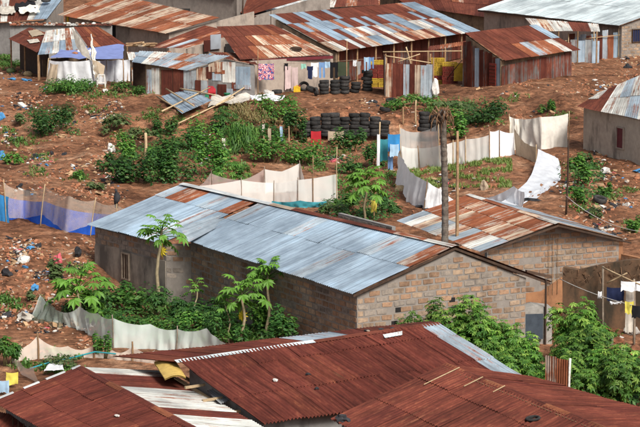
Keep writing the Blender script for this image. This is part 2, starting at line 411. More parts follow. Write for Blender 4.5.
leaf_mat('dry_grass', (.20, .15, .06), (.30, .23, .10), (.16, .17, .06))
# ------------------------------------------------------------------ the ground
def terrain():
    ys = []; y = 0.
    while y < 56: ys.append(y); y += 2.5
    y = 56.
    while y < 250: ys.append(y); y += .17 + (y - 56) * .0022
    while y < 3000: ys.append(y); y *= 1.12
    us = [-1.6, -.9, -.5, -.3, -.22, -.18]
    u = -.155
    while u < .1551: us.append(u); u += .00085
    us += [.18, .22, .3, .5, .9, 1.6]
    vs = []; fs = []
    for y in ys:
        for u in us:
            x = u * (y + 6); vs.append((x, y, hgt(x, y)))
    nu = len(us)
    for i in range(len(ys) - 1):
        for j in range(nu - 1):
            a = i * nu + j; fs.append((a, a + 1, a + nu + 1, a + nu))
    o = mo('ground', vs, fs, 'earth', smooth_=True); tag(o, kind='structure')
terrain()
# ------------------------------------------------------------------ shared builders
def roof(parent, TL, TR, BR, BL, cols, rows, pick, waves=7, seg=3, amp=.018, rag=.05, lift=.014, vseg=2, warp=.012, over=.012, name='roof_sheet'):
    """every sheet a part: TL-TR the high edge, BL-BR the eave; rows is a count or a list of cuts from the high edge"""
    TL, TR, BR, BL = map(Vector, (TL, TR, BR, BL))
    cuts = [i / rows for i in range(rows + 1)] if isinstance(rows, int) else rows
    nr = len(cuts) - 1
    nrm = (TR - TL).cross(BL - TL).normalized()
    if nrm.z < 0: nrm = -nrm
    wid = ((TR - TL).length + (BR - BL).length) / 2; hei = ((BL - TL).length + (BR - TR).length) / 2
    def pt(u, v): return (TL * (1 - u) + TR * u) * (1 - v) + (BL * (1 - u) + BR * u) * v
    out = []
    for r in range(nr):
        for c in range(cols):
            mat = pick(r, c)
            if mat is None: continue
            u0, u1 = c / cols - over / cols, (c + 1) / cols + over / cols
            v0, v1 = cuts[r] - (.03 if r else 0), cuts[r + 1] + (R.uniform(0, rag) / hei if r == nr - 1 else R.uniform(.0, .02))
            sk = R.uniform(-.006, .014)
            k = waves * seg; vs = []; uv = []; fs = []
            for j in range(vseg + 1):
                v = lerp(v0, v1, j / vseg)
                for i in range(k + 1):
                    u = lerp(u0, u1, i / k)
                    q = pt(u, v) + nrm * (amp * math.cos(2 * math.pi * u * cols * waves) + lift * (nr - 1 - r) + .003 * (c % 2) + sk * (j / vseg)
                                          + warp * 2 * noise.noise(Vector((u * wid * .5, v * hei * .6, TL.x))))
                    vs.append(q); uv.append((u * wid, v * hei))
            for j in range(vseg):
                for i in range(k):
                    a = j * (k + 1) + i; fs.append((a, a + 1, a + k + 2, a + k + 1))
            out.append(mo(name, vs, fs, mat, parent, True, uv))
    return out
def sheets_up(parent, Pa, Pb, h, n, pick, name='wall_sheet', waves=5, seg=2, rag=.12, h2=None):
    """upright corrugated sheets from Pa to Pb (points on the ground)"""
    Pa, Pb = Vector(Pa), Vector(Pb); d = (Pb - Pa); nrm = d.cross(Vector((0, 0, 1))).normalized()
    if nrm.y > 0: nrm = -nrm
    for c in range(n):
        mat = pick(c)
        if mat is None: continue
        hh = lerp(h, h2 if h2 else h, (c + .5) / n) + R.uniform(-rag, rag)
        k = waves * seg; vs = []; uv = []; fs = []; ti = R.uniform(-.03, .03); off = R.uniform(0, .03)
        for j in range(2):
            for i in range(k + 1):
                u = lerp((c - .03) / n, (c + 1.03) / n, i / k)
                vs.append(Pa + d * u + d.normalized() * (ti * j) + Vector((0, 0, -.08 + j * (hh + .08))) + nrm * (off + .014 * math.cos(2 * math.pi * i / seg)))
                uv.append((u * d.length, j * hh))
        for i in range(k): fs.append((i, i + 1, i + k + 2, i + k + 1))
        mo(name, vs, fs, mat, parent, True, uv)
def facing(a, b):
    d = (Vector(b) - Vector(a)); d.z = 0; d.normalize()
    n = d.cross(Vector((0, 0, 1)))
    if n.dot(CAM - Vector(a)) < 0: n = -n
    return d, n
def wall(parent, a, b, pts, mat, th=.16, name='wall', out=0.):
    """upright slab on the line a-b; pts are (metres along, height) corners of its outline"""
    d, n = facing(a, b); a = Vector((a[0], a[1], 0)); vs = []
    for k in (out, out - th):
        for s, z in pts: vs.append(a + d * s + Vector((0, 0, z)) + n * k)
    m = len(pts)
    fs = [tuple(range(m)), tuple(range(2 * m - 1, m - 1, -1))] + [(i, (i + 1) % m, m + (i + 1) % m, m + i) for i in range(m)]
    o = mo(name, vs, fs, mat, parent)
    bm = bmesh.new(); bm.from_mesh(o.data); bmesh.ops.recalc_face_normals(bm, faces=bm.faces); bm.to_mesh(o.data); bm.free()
    return o
def block_meshes(mat, w_=.385, h_=.160, dep=.045):
    out = []
    for k in range(3):
        r = random.Random(k + 5); bm = bmesh.new(); bmesh.ops.create_cube(bm, size=1)
        bmesh.ops.delete(bm, geom=[f for f in bm.faces if f.calc_center_median().y > .4], context='FACES_ONLY')
        ed = [e for e in bm.edges if abs(e.verts[0].co.y - e.verts[1].co.y) > .5]
        bmesh.ops.bevel(bm, geom=ed, offset=.055, segments=1, affect='EDGES')
        for v in bm.verts:
            f = v.co.y < 0
            v.co = Vector((v.co.x * w_ * (.95 if f else 1) + r.uniform(-.016, .016), v.co.y * dep, v.co.z * h_ * (.92 if f else 1) + r.uniform(-.012, .012)))
        me = bpy.data.meshes.new('block'); bm.to_mesh(me); bm.free(); me.materials.append(M[mat]); out.append(me)
    return out
BLK = {m: block_meshes(m) for m in ('block_clay', 'block_tan', 'block_grey')}
def blocks(parent, a, b, z0, z1, top, pick, single=lambda s, z: True, out=.0, skip=lambda s, z: False, px=.45, pz=.203, limit=300):
    """blocks laid in courses, each a part; those where single() is false are joined"""
    d, n = facing(a, b); L = math.hypot(b[0] - a[0], b[1] - a[1]); a0 = Vector((a[0], a[1], 0))
    rot = Matrix((d, -n, Vector((0, 0, 1)))).transposed().to_4x4()
    if rot.determinant() < 0: rot = Matrix((-d, -n, Vector((0, 0, 1)))).transposed().to_4x4()
    mb = {}; r = 0; z = z0
    while z + pz * .5 < z1:
        s = .02 - (px * .5 if r % 2 else 0) + R.uniform(-.05, .05)
        while s < L - .1:
            s0, s1 = max(s, .02), min(s + .40, L - .02)
            zz = z + .085
            if s1 - s0 > .12 and zz + .03 < min(top(s0), top(s1)) and not skip((s0 + s1) / 2, zz):
                mat = pick((s0 + s1) / 2, zz)
                if mat:
                    c = a0 + d * ((s0 + s1) / 2) + Vector((0, 0, zz + R.uniform(-.006, .006))) + n * (out - .022 + R.uniform(-.006, .006))
                    mw = Matrix.Translation(c) @ rot @ Matrix.Rotation(R.uniform(-.02, .02), 4, 'Y') @ Matrix.Diagonal(((s1 - s0) / .40, 1, R.uniform(.93, 1.04), 1))
                    me = R.choice(BLK[mat])
                    if single((s0 + s1) / 2, zz): inst('block', me, parent, mw)
                    else:
                        q = mb.setdefault(mat, MB()); k = len(q.v)
                        q.v += [mw @ v.co for v in me.vertices]; q.f += [tuple(k + i for i in p.vertices) for p in me.polygons]; q.m += [0] * len(me.polygons)
            s += px
        z += pz; r += 1
    for mat, q in mb.items(): tag(q.build('block_courses', mat, parent), kind='stuff')
def cloth(name, tops, bots, mat, parent=None, nx=10, nz=5, wave=.05, sag=.06, ragged=.0, seed=0, fold=1.15, skip=None):
    """cloth or net hung along a line of points; tops and bots are matching lists"""
    vs = []; fs = []; cols = 0; k = len(tops)
    for i in range(k - 1):
        for j in range(nx + (1 if i == k - 2 else 0)):
            t = j / nx; a = tops[i].lerp(tops[i + 1], t); b = bots[i].lerp(bots[i + 1], t)
            dr = sag * 4 * t * (1 - t); d = (tops[i + 1] - tops[i]).normalized(); n = d.cross(Vector((0, 0, 1)))
            for q in range(nz + 1):
                f = q / nz; p = a.lerp(b, f)
                p = p + Vector((0, 0, -dr * (1 - f) + (R.uniform(-ragged, ragged) if q == nz else 0)))
                wv = 1.3 * noise.noise(Vector((cols * .37, f * 1.1, seed * 3.7))) + .8 * noise.noise(Vector((cols * .9, f * 2.6, seed * 9.1)))
                wv += .38 * math.sin(cols * fold + 2.2 * noise.noise(Vector((cols * .23, f * .7, seed * 1.3))) * 3)
                vs.append(p + n * (wave * wv * (.35 + .65 * f)) + d * (wave * .4 * noise.noise(Vector((f * 3, cols * .3, seed)))))
            cols += 1
    for c in range(cols - 1):
        for q in range(nz):
            if skip and skip(c, q): continue
            a = c * (nz + 1) + q; fs.append((a, a + nz + 1, a + nz + 2, a + 1))
    return mo(name, vs, fs, mat, parent, True, origin=bots[0])
def pole(name, p0, p1, r, mat, parent=None, bend=.03, sides=6, r2=None):
    p0, p1 = Vector(p0), Vector(p1); m = MB(); pts = []
    e = Vector((R.uniform(-bend, bend), R.uniform(-bend, bend), 0))
    for i in range(5):
        t = i / 4; pts.append(p0.lerp(p1, t) + e * (4 * t * (1 - t)))
    m.tube(pts, [lerp(r, r2 or r * .8, i / 4) for i in range(5)], sides)
    return m.build(name, mat, parent, True, origin=p0)
def fence(name, label, spans, mat, posts=(), cat='fence', pr=.025, group=None, nx=14, wave=.05, sag=.06, dy=0, pm='wood_grey', ragged=0., nz=5, part='netting', fold=1.15, lifted=None):
    """spans: (top x, top y, bottom x, bottom y) in the picture; the bottoms stand on the ground"""
    bots = [G(s[2], s[3]) for s in spans]
    for b in bots: b.y += dy; b.z = hgt(b.x, b.y) - .03
    tops = [A(s[0], s[1], b.y) for s, b in zip(spans, bots)]
    t = thing(name, label, cat, bots[0], group)
    cloth(part, tops, [b.lerp(q, lifted[i % len(lifted)]) for i, (b, q) in enumerate(zip(bots, tops))] if lifted else bots, mat, t, nx, nz, wave, sag, ragged, seed=spans[0][0], fold=fold)
    for i in posts:
        p = bots[i].copy(); p.z -= .15; q = tops[i].copy(); q.z += .12
        d = (bots[min(i + 1, len(bots) - 1)] - bots[max(i - 1, 0)]).normalized(); o = d.cross(Vector((0, 0, 1))) * .04
        pole('post', p + o, q + o, pr, pm, t)
    return t, tops, bots
def hang(name, label, cat, px0, px1, pyt, pyb, Y, mat, group=None, wave=.05, pyt2=None, form=None):
    tl, tr = A(px0, pyt, Y), A(px1, pyt2 or pyt, Y); h = (pyb - pyt) / ppm(tl)
    bl, br = tl - Vector((0, 0, h)), tr - Vector((0, 0, h * R.uniform(.92, 1.05)))
    sk = {'trousers': lambda c, q: c in (3, 4) and q >= 2, 'shirt': lambda c, q: c in (0, 7) and q >= 2, None: None}[form]
    o = cloth(name, [tl, tr], [bl, br], mat, None, 8, 6, wave, .03, .04, seed=px0, skip=sk)
    return tag(o, label, cat, group)
def line(name, label, cat, p, q, r=.012, mat='litter_white', sag=.1):
    m = MB(); pts = []
    for i in range(9):
        t = i / 8; pts.append(Vector(p).lerp(Vector(q), t) - Vector((0, 0, sag * 4 * t * (1 - t))))
    m.tube(pts, r, 5); return tag(m.build(name, mat, None, True, origin=p), label, cat)
def lump(name, label, cat, p, size, mat, group=None, flat=.6, seed=1, sub=2, rough=.35):
    """an uneven solid: stone, bag, heap"""
    bm = bmesh.new(); bmesh.ops.create_icosphere(bm, subdivisions=sub, radius=.5)
    for v in bm.verts:
        k = 1 + rough * (noise.noise(v.co * 2.6 + Vector((seed * 3.3, seed, 0))) + .8 * noise.noise(v.co * 6.5 + Vector((seed, 0, seed * 2.1))))
        v.co = Vector((v.co.x * size[0] * k, v.co.y * size[1] * k, v.co.z * size[2] * k))
    me = bpy.data.meshes.new(name); bm.to_mesh(me); bm.free(); me.materials.append(M[mat])
    me.polygons.foreach_set('use_smooth', [rough < .3] * len(me.polygons))
    o = bpy.data.objects.new(name, me); C.objects.link(o); o.location = Vector(p) + Vector((0, 0, size[2] * .5 * flat)); o.rotation_euler.z = seed
    return tag(o, label, cat, group)
def cyc(*names):
    return lambda r, c: names[(c + r * 3) % len(names)]
def table(rows):
    """rows of one letter for each sheet"""
    K = {'s': 'silver', 'S': 'silver_worn', 'w': 'white_tin', 'W': 'white_worn', 't': 'tan_tin', 'h': 'half_rust', 'o': 'orange_rust', 'r': 'rust', 'f': 'front_rust', 'F': 'front_rust_light', 'd': 'dark_rust', 'b': 'blue_tin', 'g': 'grey_tin', 'i': 'white_roof', 'm': 'dim_tin', 'n': 'white_band', ' ': None}
    return lambda r, c: K[rows[min(r, len(rows) - 1)][c % len(rows[min(r, len(rows) - 1)])]]
def rnd_pick(weights):
    s = ''.join(k * int(v) for k, v in weights.items()); f = table([s])
    return lambda r, c=0: f(0, R.randrange(len(s)))
def ridge(parent, a, b, n, pick, w_=.17, name='ridge_cap', lift=.05, dirv=None):
    a, b = Vector(a), Vector(b); d = (b - a).normalized(); s = d.cross(Vector((0, 0, 1))).normalized()
    for i in range(n):
        p, q = a.lerp(b, (i - .04) / n), a.lerp(b, (i + 1.04) / n); up = Vector((0, 0, lift + .004 * (i % 2))); dn = Vector((0, 0, -.045))
        L = (q - p).length
        mo(name, [p + s * w_ + up + dn, q + s * w_ + up + dn, q + up, p + up, q - s * w_ + up + dn, p - s * w_ + up + dn], [(0, 1, 2, 3), (3, 2, 4, 5)], pick(0, i), parent, False,
           [(0, 0), (0, L), (.2, L), (.2, 0), (.4, L), (.4, 0)])
# ------------------------------------------------------------------ the near houses
def window(parent, c, d, n, w_, h_, fmat, pmat, bars=0, name='window'):
    """frame standing proud of a wall with a recessed dark opening or shutter and bars"""
    up = Vector((0, 0, 1)); m = MB(); t = .05
    for s in (-1, 1):
        m.box(c + d * (s * w_ / 2) + n * .03, d * t / 2, n * .045, up * (h_ / 2 + t / 2)); m.box(c + up * (s * h_ / 2) + n * .03, d * (w_ / 2 - t / 2), n * .04, up * t / 2)
    f = m.build(name, fmat, parent)
    m = MB(); m.box(c + n * .012, d * (w_ / 2 - t / 2), n * .012, up * (h_ / 2 - t / 2)); m.build('shutter', pmat, f)
    for i in range(bars):
        m = MB(); m.box(c + d * (w_ * ((i + 1) / (bars + 1) - .5)) + n * .04, d * .012, n * .012, up * (h_ / 2 - t / 2)); m.build('bar', fmat, f)
    return f
def flat(v, z=None): return Vector((v[0], v[1], v[2] if z is None else z))
# block house with the blue-grey tin roof, in the middle of the picture
e0, e1 = P(191, 240, 2.4), P(357, 293, 2.4)          # long wall
g1 = P(526, 275, 2.4)                                 # right end of the gable wall
ap = P(453, 247, 3.55)                                # ridge, near end
a0, a1 = P(95, 226, 2.25), P(166, 243.5, 2.25)          # annex
rb = P(184, 184, 3.55)                                # ridge, far end
H1 = thing('block_house', 'long clay block house with blue grey corrugated tin roof amid papaya trees', 'house', (e1.x, e1.y, 0))
dg, ng = facing(e1, g1); Lg = math.hypot(g1.x - e1.x, g1.y - e1.y); sa = (flat(ap, 0) - flat(e1, 0)).dot(dg)
topg = lambda s: 2.32 + 1.13 * (s / sa if s < sa else (Lg - s) / (Lg - sa))
wall(H1, e1, g1, [(0, -.2), (Lg, -.2), (Lg, 2.30), (sa, 3.44), (0, 2.30)], 'mortar', name='gable_wall')
dl, nl = facing(e0, e1); Ll = math.hypot(e1.x - e0.x, e1.y - e0.y)
wall(H1, e0, e1, [(0, -.2), (Ll - .003, -.2), (Ll - .003, 2.33), (0, 2.33)], 'mortar', name='long_wall')
da, na = facing(a0, a1); La = math.hypot(a1.x - a0.x, a1.y - a0.y)
wall(H1, a0, a1, [(0, -.2), (La, -.2), (La, 2.2), (0, 2.2)], 'mortar', name='annex_wall')
wall(H1, a0, a1, [(0.01, -.1), (La - .01, -.1), (La - .01, 1.62), (La * .6, 1.56), (La * .3, 1.66), (0.01, 1.55)], 'plaster', .03, 'plaster_coat', out=.036)
ds, ns = facing(a1, e0); Ls = math.hypot(e0.x - a1.x, e0.y - a1.y)
wall(H1, a1, e0, [(0.004, -.2), (Ls, -.2), (Ls, 2.25), (0.004, 2.2)], 'mortar', name='step_wall')
vents = [(sa * .98, 1.85), (sa * 1.0, 1.55), (sa * .42, 1.72), (sa * .38, 1.3), (Lg * .86, 1.6)]
gp = lambda s, z: R.choice(['block_clay'] * 4 + ['block_tan'] * 6 + ['block_grey'] * 2)
blocks(H1, e1, g1, .62, 3.4, topg, gp, skip=lambda s, z: any(abs(s - a) < .22 and abs(z - b) < .1 for a, b in vents), out=.012)
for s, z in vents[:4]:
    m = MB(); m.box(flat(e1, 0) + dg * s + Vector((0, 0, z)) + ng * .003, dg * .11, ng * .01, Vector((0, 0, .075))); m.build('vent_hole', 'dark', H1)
lp = lambda s, z: R.choice(['block_clay'] * 5 + ['block_tan'] * 3 + ['block_grey'] * 2)
blocks(H1, e0, e1, .42, 2.3, lambda s: 2.32, lp, single=lambda s, z: s > Ll - 6.2 and z > 1.0, out=.012)
blocks(H1, a0, a1, 1.62, 2.2, lambda s: 2.22, lambda s, z: R.choice(['block_tan', 'block_grey', 'block_grey', 'block_clay']), out=.01)
blocks(H1, a1, e0, .6, 2.2, lambda s: 2.22, lambda s, z: R.choice(['block_tan', 'block_grey', 'block_clay']) if z > 1.5 or R.random() < .3 else None, single=lambda s, z: True, out=.01)
wc = flat(a0, 1.05) + da * (La * .46); window(H1, wc + na * .036, da, na, .5, .95, 'wood_grey', 'wood_dark', 2)
# roof: front slope in two lengths, thin back slope, ridge caps, the curled sheet at the step
ov = lambda p, n, k, dz: Vector(p) + n * k + Vector((0, 0, dz))
E0, E1 = ov(e0, nl, .22, .02) - dl * .15, ov(e1, nl, .22, .02) + dl * .18
AP = Vector(ap) + dl * .16 + Vector((0, 0, .04)); rm = P(262, 202.5, 3.59)
roof(H1, rm, AP, E1, E0, 15, [0, .44, 1], table(['SssssSsssssSssh', 'ssssssssssSssss']), waves=7, seg=4, amp=.024, rag=.05)
A0, A1 = ov(a0, na, .2, .05) - da * .15, ov(a1, na, .2, .05) + da * .12
roof(H1, P(184, 184, 3.58), P(259, 201.8, 3.58), A1, A0, 7, [0, .3, 1], table(['ShhsSsh', 'sssssSs']), waves=7, seg=4, amp=.024)
g2 = Vector(g1) + dg * .9 + Vector((0, 0, -.28)) + dl * .16; bk = g2 + (rb - ap)
roof(H1, AP, P(184, 184, 3.58), bk, g2, 19, 1, rnd_pick({'s': 5, 'h': 2, 'r': 1}), waves=5, seg=2, vseg=1)
ridge(H1, AP, P(184, 184, 3.60), 11, table(['Whrrrrtwwww']), .2)
cs = P(182, 240.5, 2.46); ce = P(222, 219.5, 2.98)
vs = []; uv = []; fs = []
for j in range(7):
    q = Vector(cs).lerp(Vector(ce), j / 6)
    for i in range(9):
        t = i / 8; vs.append(q + dl * (t * .75 - .1) + Vector((0, 0, .05 + .42 * (1 - t) ** 2 * (1 - j / 9) - .02 + .012 * math.cos(i * math.pi)))); uv.append((t * .8, j * .4))
for j in range(6):
    for i in range(8): a = j * 9 + i; fs.append((a, a + 1, a + 10, a + 9))
tag(mo('curled_sheet', vs, fs, 'silver_worn', H1, True, uv), 'roof sheet curling up at the step in the eave')
m = MB(); m.box((flat(g1, 2.52) + flat(g2, 2.28)) / 2 , (flat(g2, 2.28) - flat(g1, 2.52)) / 2, dl * .05, Vector((0, 0, .05))); m.build('rafter', 'wood_dark', H1)
m = MB(); m.tube([flat(g2, -.1) - dg * .2, flat(g2, 2.22) - dg * .2], .035); m.build('eave_post', 'wood_dark', H1)
mg = MB()
for (u, v) in ((Vector(E1), AP), (AP, g2)):
    dd = v - u; mg.box((u + v) / 2 - Vector((0, 0, .075)) - dl * .03, dd / 2, dl * .015, Vector((0, 0, .04)))
mg.build('barge_board', 'wood_dark', H1)
# block house on the right with the rusty ridge
ra, rr = P(557, 224, 3.3), P(470, 195, 3.3)
k0, k1 = P(487, 249, 2.5), P(619, 238.5, 2.5)
H2 = thing('clay_house', 'orange clay block house with rusty grey tin roof beside the palm trunk', 'house', (k0.x, k0.y, 0))
d2, n2 = facing(k0, k1); L2 = math.hypot(k1.x - k0.x, k1.y - k0.y); s2 = (flat(ra, 0) - flat(k0, 0)).dot(d2)
wall(H2, k0, k1, [(0, -.2), (L2, -.2), (L2, 2.48), (s2, 3.2), (0, 2.42)], 'mortar', name='gable_wall')
wall(H2, k0, k1, [(.02, -.1), (L2 - .02, -.1), (L2 - .02, 1.5), (s2 * 1.25, 1.3), (s2 * .9, .85), (.02, .8)], 'mud', .04, 'plaster_coat', out=.045)
t2 = lambda s: 2.42 + .74 * (s / s2 if s < s2 else (L2 - s) / (L2 - s2))
blocks(H2, k0, k1, .66, 3.2, t2, lambda s, z: R.choice(['block_clay'] * 6 + ['block_tan'] * 2) if z > 2.0 or R.random() < .85 else None, out=.014, px=.425)
kb = k1 + (rr - ra); wall(H2, k1, kb, [(0, -.2), (6, -.2), (6, 2.45), (0, 2.45)], 'mud', name='side_wall')
dr2 = (ra - rr).normalized()
kl = k0 - d2 * .3 + dr2 * .12 + Vector((0, 0, -.05)); kr = k1 + d2 * .45 + dr2 * .12 + Vector((0, 0, -.1)); RA = ra + dr2 * .12 + Vector((0, 0, .03))
roof(H2, rr, RA, kl, kl + (rr - RA), 10, [0, .3, .62, 1], table(['ohthohhtoh', 'hohthohtht', 'SWtSWtShWS']), waves=7)
roof(H2, RA, rr, kr + (rr - RA), kr, 10, 1, rnd_pick({'S': 2, 't': 1}), waves=5, seg=2, vseg=1)
ridge(H2, RA, rr, 5, table(['WthoW']), .16)
for (u, v) in ((kl, RA), (RA, kr)):
    m = MB(); m.box((u + v) / 2 - Vector((0, 0, .07)) + dr2 * .0, (v - u) / 2, dr2 * .015, Vector((0, 0, .035))); m.build('barge_board', 'wood_dark', H2)
for i in range(3):
    q = flat(k0, 0) + d2 * (s2 * 1.02 + i * .16 + R.uniform(-.03, .03)) + n2 * .07; m = MB(); m.tube([q + Vector((0, 0, .7)), q + Vector((0, 0, 2.9 - i * .1))], .009, 5); m.build('drain_pipe', 'wood', H2)
# mud yard wall on the right, with brush on top
y0, y1 = A(563, 267, 84.0), A(652, 259, 83.0)
YW = thing('yard_wall', 'low dark mossy mud wall round the yard below the clothes lines', 'wall', (y0.x, y0.y, 0))
LY_ = math.hypot(y1.x - y0.x, y1.y - y0.y)
wall(YW, y0, y1, [(0, -.2), (LY_, -.2), (LY_, y1.z), (LY_ * .7, y1.z - .1), (LY_ * .4, y0.z + .12), (.5, y0.z - .08), (0, y0.z)], 'mud_dark', .3)
ya = A(621, 254, 87.5); yb = A(668, 264, 85.5); Ly = math.hypot(yb.x - ya.x, yb.y - ya.y)
BW = thing('brick_wall', 'orange brick yard wall running out beside the mossy mud wall', 'wall', (ya.x, ya.y, 0))
wall(BW, ya, yb, [(0, -.2), (Ly, -.2), (Ly, ya.z - .05), (0, ya.z)], 'mud', .2)
blocks(BW, ya, yb, ya.z - .62, ya.z, lambda s: ya.z + .05, lambda s, z: 'block_clay', out=.0)
mb = MB()
for i in range(130):
    t = R.random(); q = y0.lerp(y1, t); q.z += R.uniform(-.45, .06) - .04; q = q + Vector((R.uniform(-.25, .25), R.uniform(-.2, .1), 0))
    e = Vector((R.uniform(-.2, .2), R.uniform(-.12, .12), R.uniform(-.3, .03))); m_ = e.cross(Vector((0, 0, 1))).normalized() * .012
    mb.quad(q - m_, q + m_, q + e + m_, q + e - m_)
tag(mb.build('brush', 'dry_frond', YW), kind='stuff')
# concrete stub with a blue-grey panel at the end of the block house
q0 = P(524, 341, 0); q0 = G(530, 345); zt = 1.25
ST = thing('washroom_stub', 'small concrete washroom with dark blue door below the end of block house', 'hut', q0)
sx, sy = .75, .5
wall(ST, q0 + Vector((-.45, 0, 0)), q0 + Vector((.75, .18, 0)), [(0, -.2), (1.2, -.2), (1.2, zt), (.6, zt + .09), (0, zt - .02)], 'concrete', .7)
m = MB(); m.box(q0 + Vector((.12, -.02, .62)), Vector((.3, .045, 0)), Vector((-.004, .03, 0)), Vector((0, 0, .42))); m.build('door', 'slate', ST)
# big rust roof in front
R0, R1 = P(178, 362, 3.2), P(437, 324, 3.2); B0 = P(262, 424, 2.4); B1 = B0 + (R1 - R0); B1.z = 2.4
H3 = thing('rust_roof_house', 'low house under a wide maroon rusted roof with a silver ridge strip', 'house', (B0.x, B0.y, 0))
def fpick(r, c):
    if c >= 11: return ['silver_worn', 'silver_worn', 'half_rust'][(c + r) % 3] if c < 13 else 'blue_tin'
    return R.choice(['front_rust'] * 4 + ['front_rust_light'])
roof(H3, R0, R1, B1, B0, 13, [0, .2, .62, 1], lambda r, c: 'silver_worn' if c >= 12 else R.choice(['front_rust'] * 12 + ['front_rust_light']), waves=6, seg=4, amp=.032, rag=.07, warp=.03)
KB0, KB1 = P(113, 357, 3.0), P(430, 321, 3.1)
roof(H3, R1, R0, KB0, KB1, 12, 1, lambda r, c: 'silver_worn' if c in (4, 5) else R.choice(['front_rust', 'front_rust_light', 'rust']), waves=8, vseg=2)
ridge(H3, R0 - Vector((.06, 0, 0)), R1, 8, table(['iiiirrrr']), .15, lift=.06)
d3, n3 = facing(B0, B1); L3 = math.hypot(B1.x - B0.x, B1.y - B0.y)
wi = B0 - n3 * .3 + d3 * .25
wall(H3, wi, B1 - n3 * .3, [(0, -.2), (L3 - .5, -.2), (L3 - .5, 2.36), (0, 2.36)], 'grey_wall', name='front_wall')
gl = R0 + d3 * .35; Lg3 = math.hypot(gl.x - wi.x, gl.y - wi.y)
wall(H3, wi, gl, [(.0, -.2), (Lg3, -.2), (Lg3, 3.08), (.0, 2.34)], 'grey_wall', name='gable_wall')
for i in range(3):
    t = .25 + i * .24; q = Vector(wi).lerp(gl, t) - d3 * .42; q.z = lerp(2.3, 2.95, t)
    m = MB(); m.box(q, d3 * .3, n3 * .03, Vector((0, 0, .03))); m.build('rafter_end', 'wood_pale', H3)
# bottom-right rust roof
K0, K1 = P(447, 365, 3.1), P(600, 427, 3.1); K1 = K0 + (K1 - K0) * 1.5
L0 = P(331, 419, 2.52); L1 = L0 + (K1 - K0); X0 = P(531, 377, 2.8); X1 = X0 + (P(640, 408, 2.8) - X0) * 2.2
H4 = thing('streaked_roof_house', 'low house under red brown rusted roof with orange streaks and a battened ridge', 'house', (L0.x, L0.y, 0))
roof(H4, K0, K1, L1, L0, 13, [0, .26, .62, 1], lambda r, c: R.choice(['front_rust_light'] * 8 + ['front_rust']), waves=6, seg=4, amp=.022)
roof(H4, K1, K0, X0, X1, 13, [0, .5, 1], lambda r, c: R.choice(['front_rust_light'] * 8 + ['front_rust']), waves=6, seg=4, amp=.022)
ridge(H4, K0, K1, 11, table(['oFoFFoFoFFo']), .13, lift=.05)
d4 = (K1 - K0).normalized()
for i, (t, l) in enumerate(((.06, 1.5), (.17, .8), (.27, .5))):
    a = K0.lerp(K1, t); b = a + (L0 - K0).normalized() * l; m = MB()
    m.tube([a + Vector((0, 0, .07)), b + Vector((0, 0, .06))], .013, 5); m.build('batten', 'wood_pale', H4)
m = MB(); o4 = (L0 - K0).normalized() * .26
for k in range(10):
    a, b = K0.lerp(K1, k / 10 + .01), K0.lerp(K1, (k + 1) / 10)
    m.tube([a + o4 + Vector((0, 0, .03)), b + o4 + Vector((0, 0, .03))], .011, 5)
m.build('ridge_batten', 'wood', H4)
ll = L0 + (K0 - L0) * .06; L4 = (K1 - K0).length
wall(H4, ll + d4 * .2, L1 + (K0 - L0) * .06, [(0, -.2), (L4 - .4, -.2), (L4 - .4, 2.4), (0, 2.4)], 'grey_wall', name='side_wall')
# bottom-left roof with white bands
T0, T1 = P(80, 367.5, 3.0), P(172, 417, 3.0); T1 = T0 + (T1 - T0) * 1.5
Q0 = P(166, 372, 2.5); Q1 = Q0 + (P(262, 428, 2.5) - Q0) * 1.4; V0 = P(-6, 402, 2.3); V1 = V0 + (P(41, 427, 2.3) - V0) * 2.6
H5 = thing('banded_roof_house', 'low house whose roof is maroon on one slope and white banded on other', 'house', (V0.x, V0.y, 0))
roof(H5, T1, T0, V0, V1, 12, [0, .33, .66, 1], lambda r, c: R.choice(['front_rust'] * 12 + ['front_rust_light']), waves=6, seg=4, amp=.024)
roof(H5, T0, T1, Q1, Q0, 11, 1, table(['nfFnnnfnnfn']), waves=6, seg=4, amp=.024)
ridge(H5, T0, T1, 9, table(['FfofFoFfo']), .12)
e5 = [V0.lerp(T0, t) for t in (0, .22, .34, .52, .6, .82, .9, 1)]
for i in (0, 2, 4, 6):
    m = MB(); m.box((e5[i] + e5[i + 1]) / 2 + Vector((0, 0.02, .05)), (e5[i + 1] - e5[i]) / 2, (T1 - T0).normalized() * .05, Vector((0, 0, .012))); m.build('edge_strip', 'white_tin', H5)
d5 = (V1 - V0).normalized(); vi = V0 + (T0 - V0) * .14
wall(H5, vi + d5 * .15, V1 + (T0 - V0) * .14, [(0, -.2), ((V1 - V0).length - .3, -.2), ((V1 - V0).length - .3, 2.25), (0, 2.25)], 'grey_wall', name='side_wall')
qi = Q0 + (T0 - Q0) * .1
wall(H5, vi + d5 * .15, qi + d5 * .15, [(0, -.2), (math.hypot(qi.x - vi.x, qi.y - vi.y), -.2), (math.hypot(qi.x - vi.x, qi.y - vi.y), 2.4), (2.3, 2.8), (0, 2.2)], 'grey_wall', name='end_wall')
for i in range(7):
    q = V0.lerp(V1, .12 + i * .045) + Vector((0, 0, -.25)) + (T0 - V0).normalized() * .12; m = MB(); m.tube([q, q + Vector((0, 0, -.32))], .02, 5); m.build('vent_bar', 'wood_dark', H5)
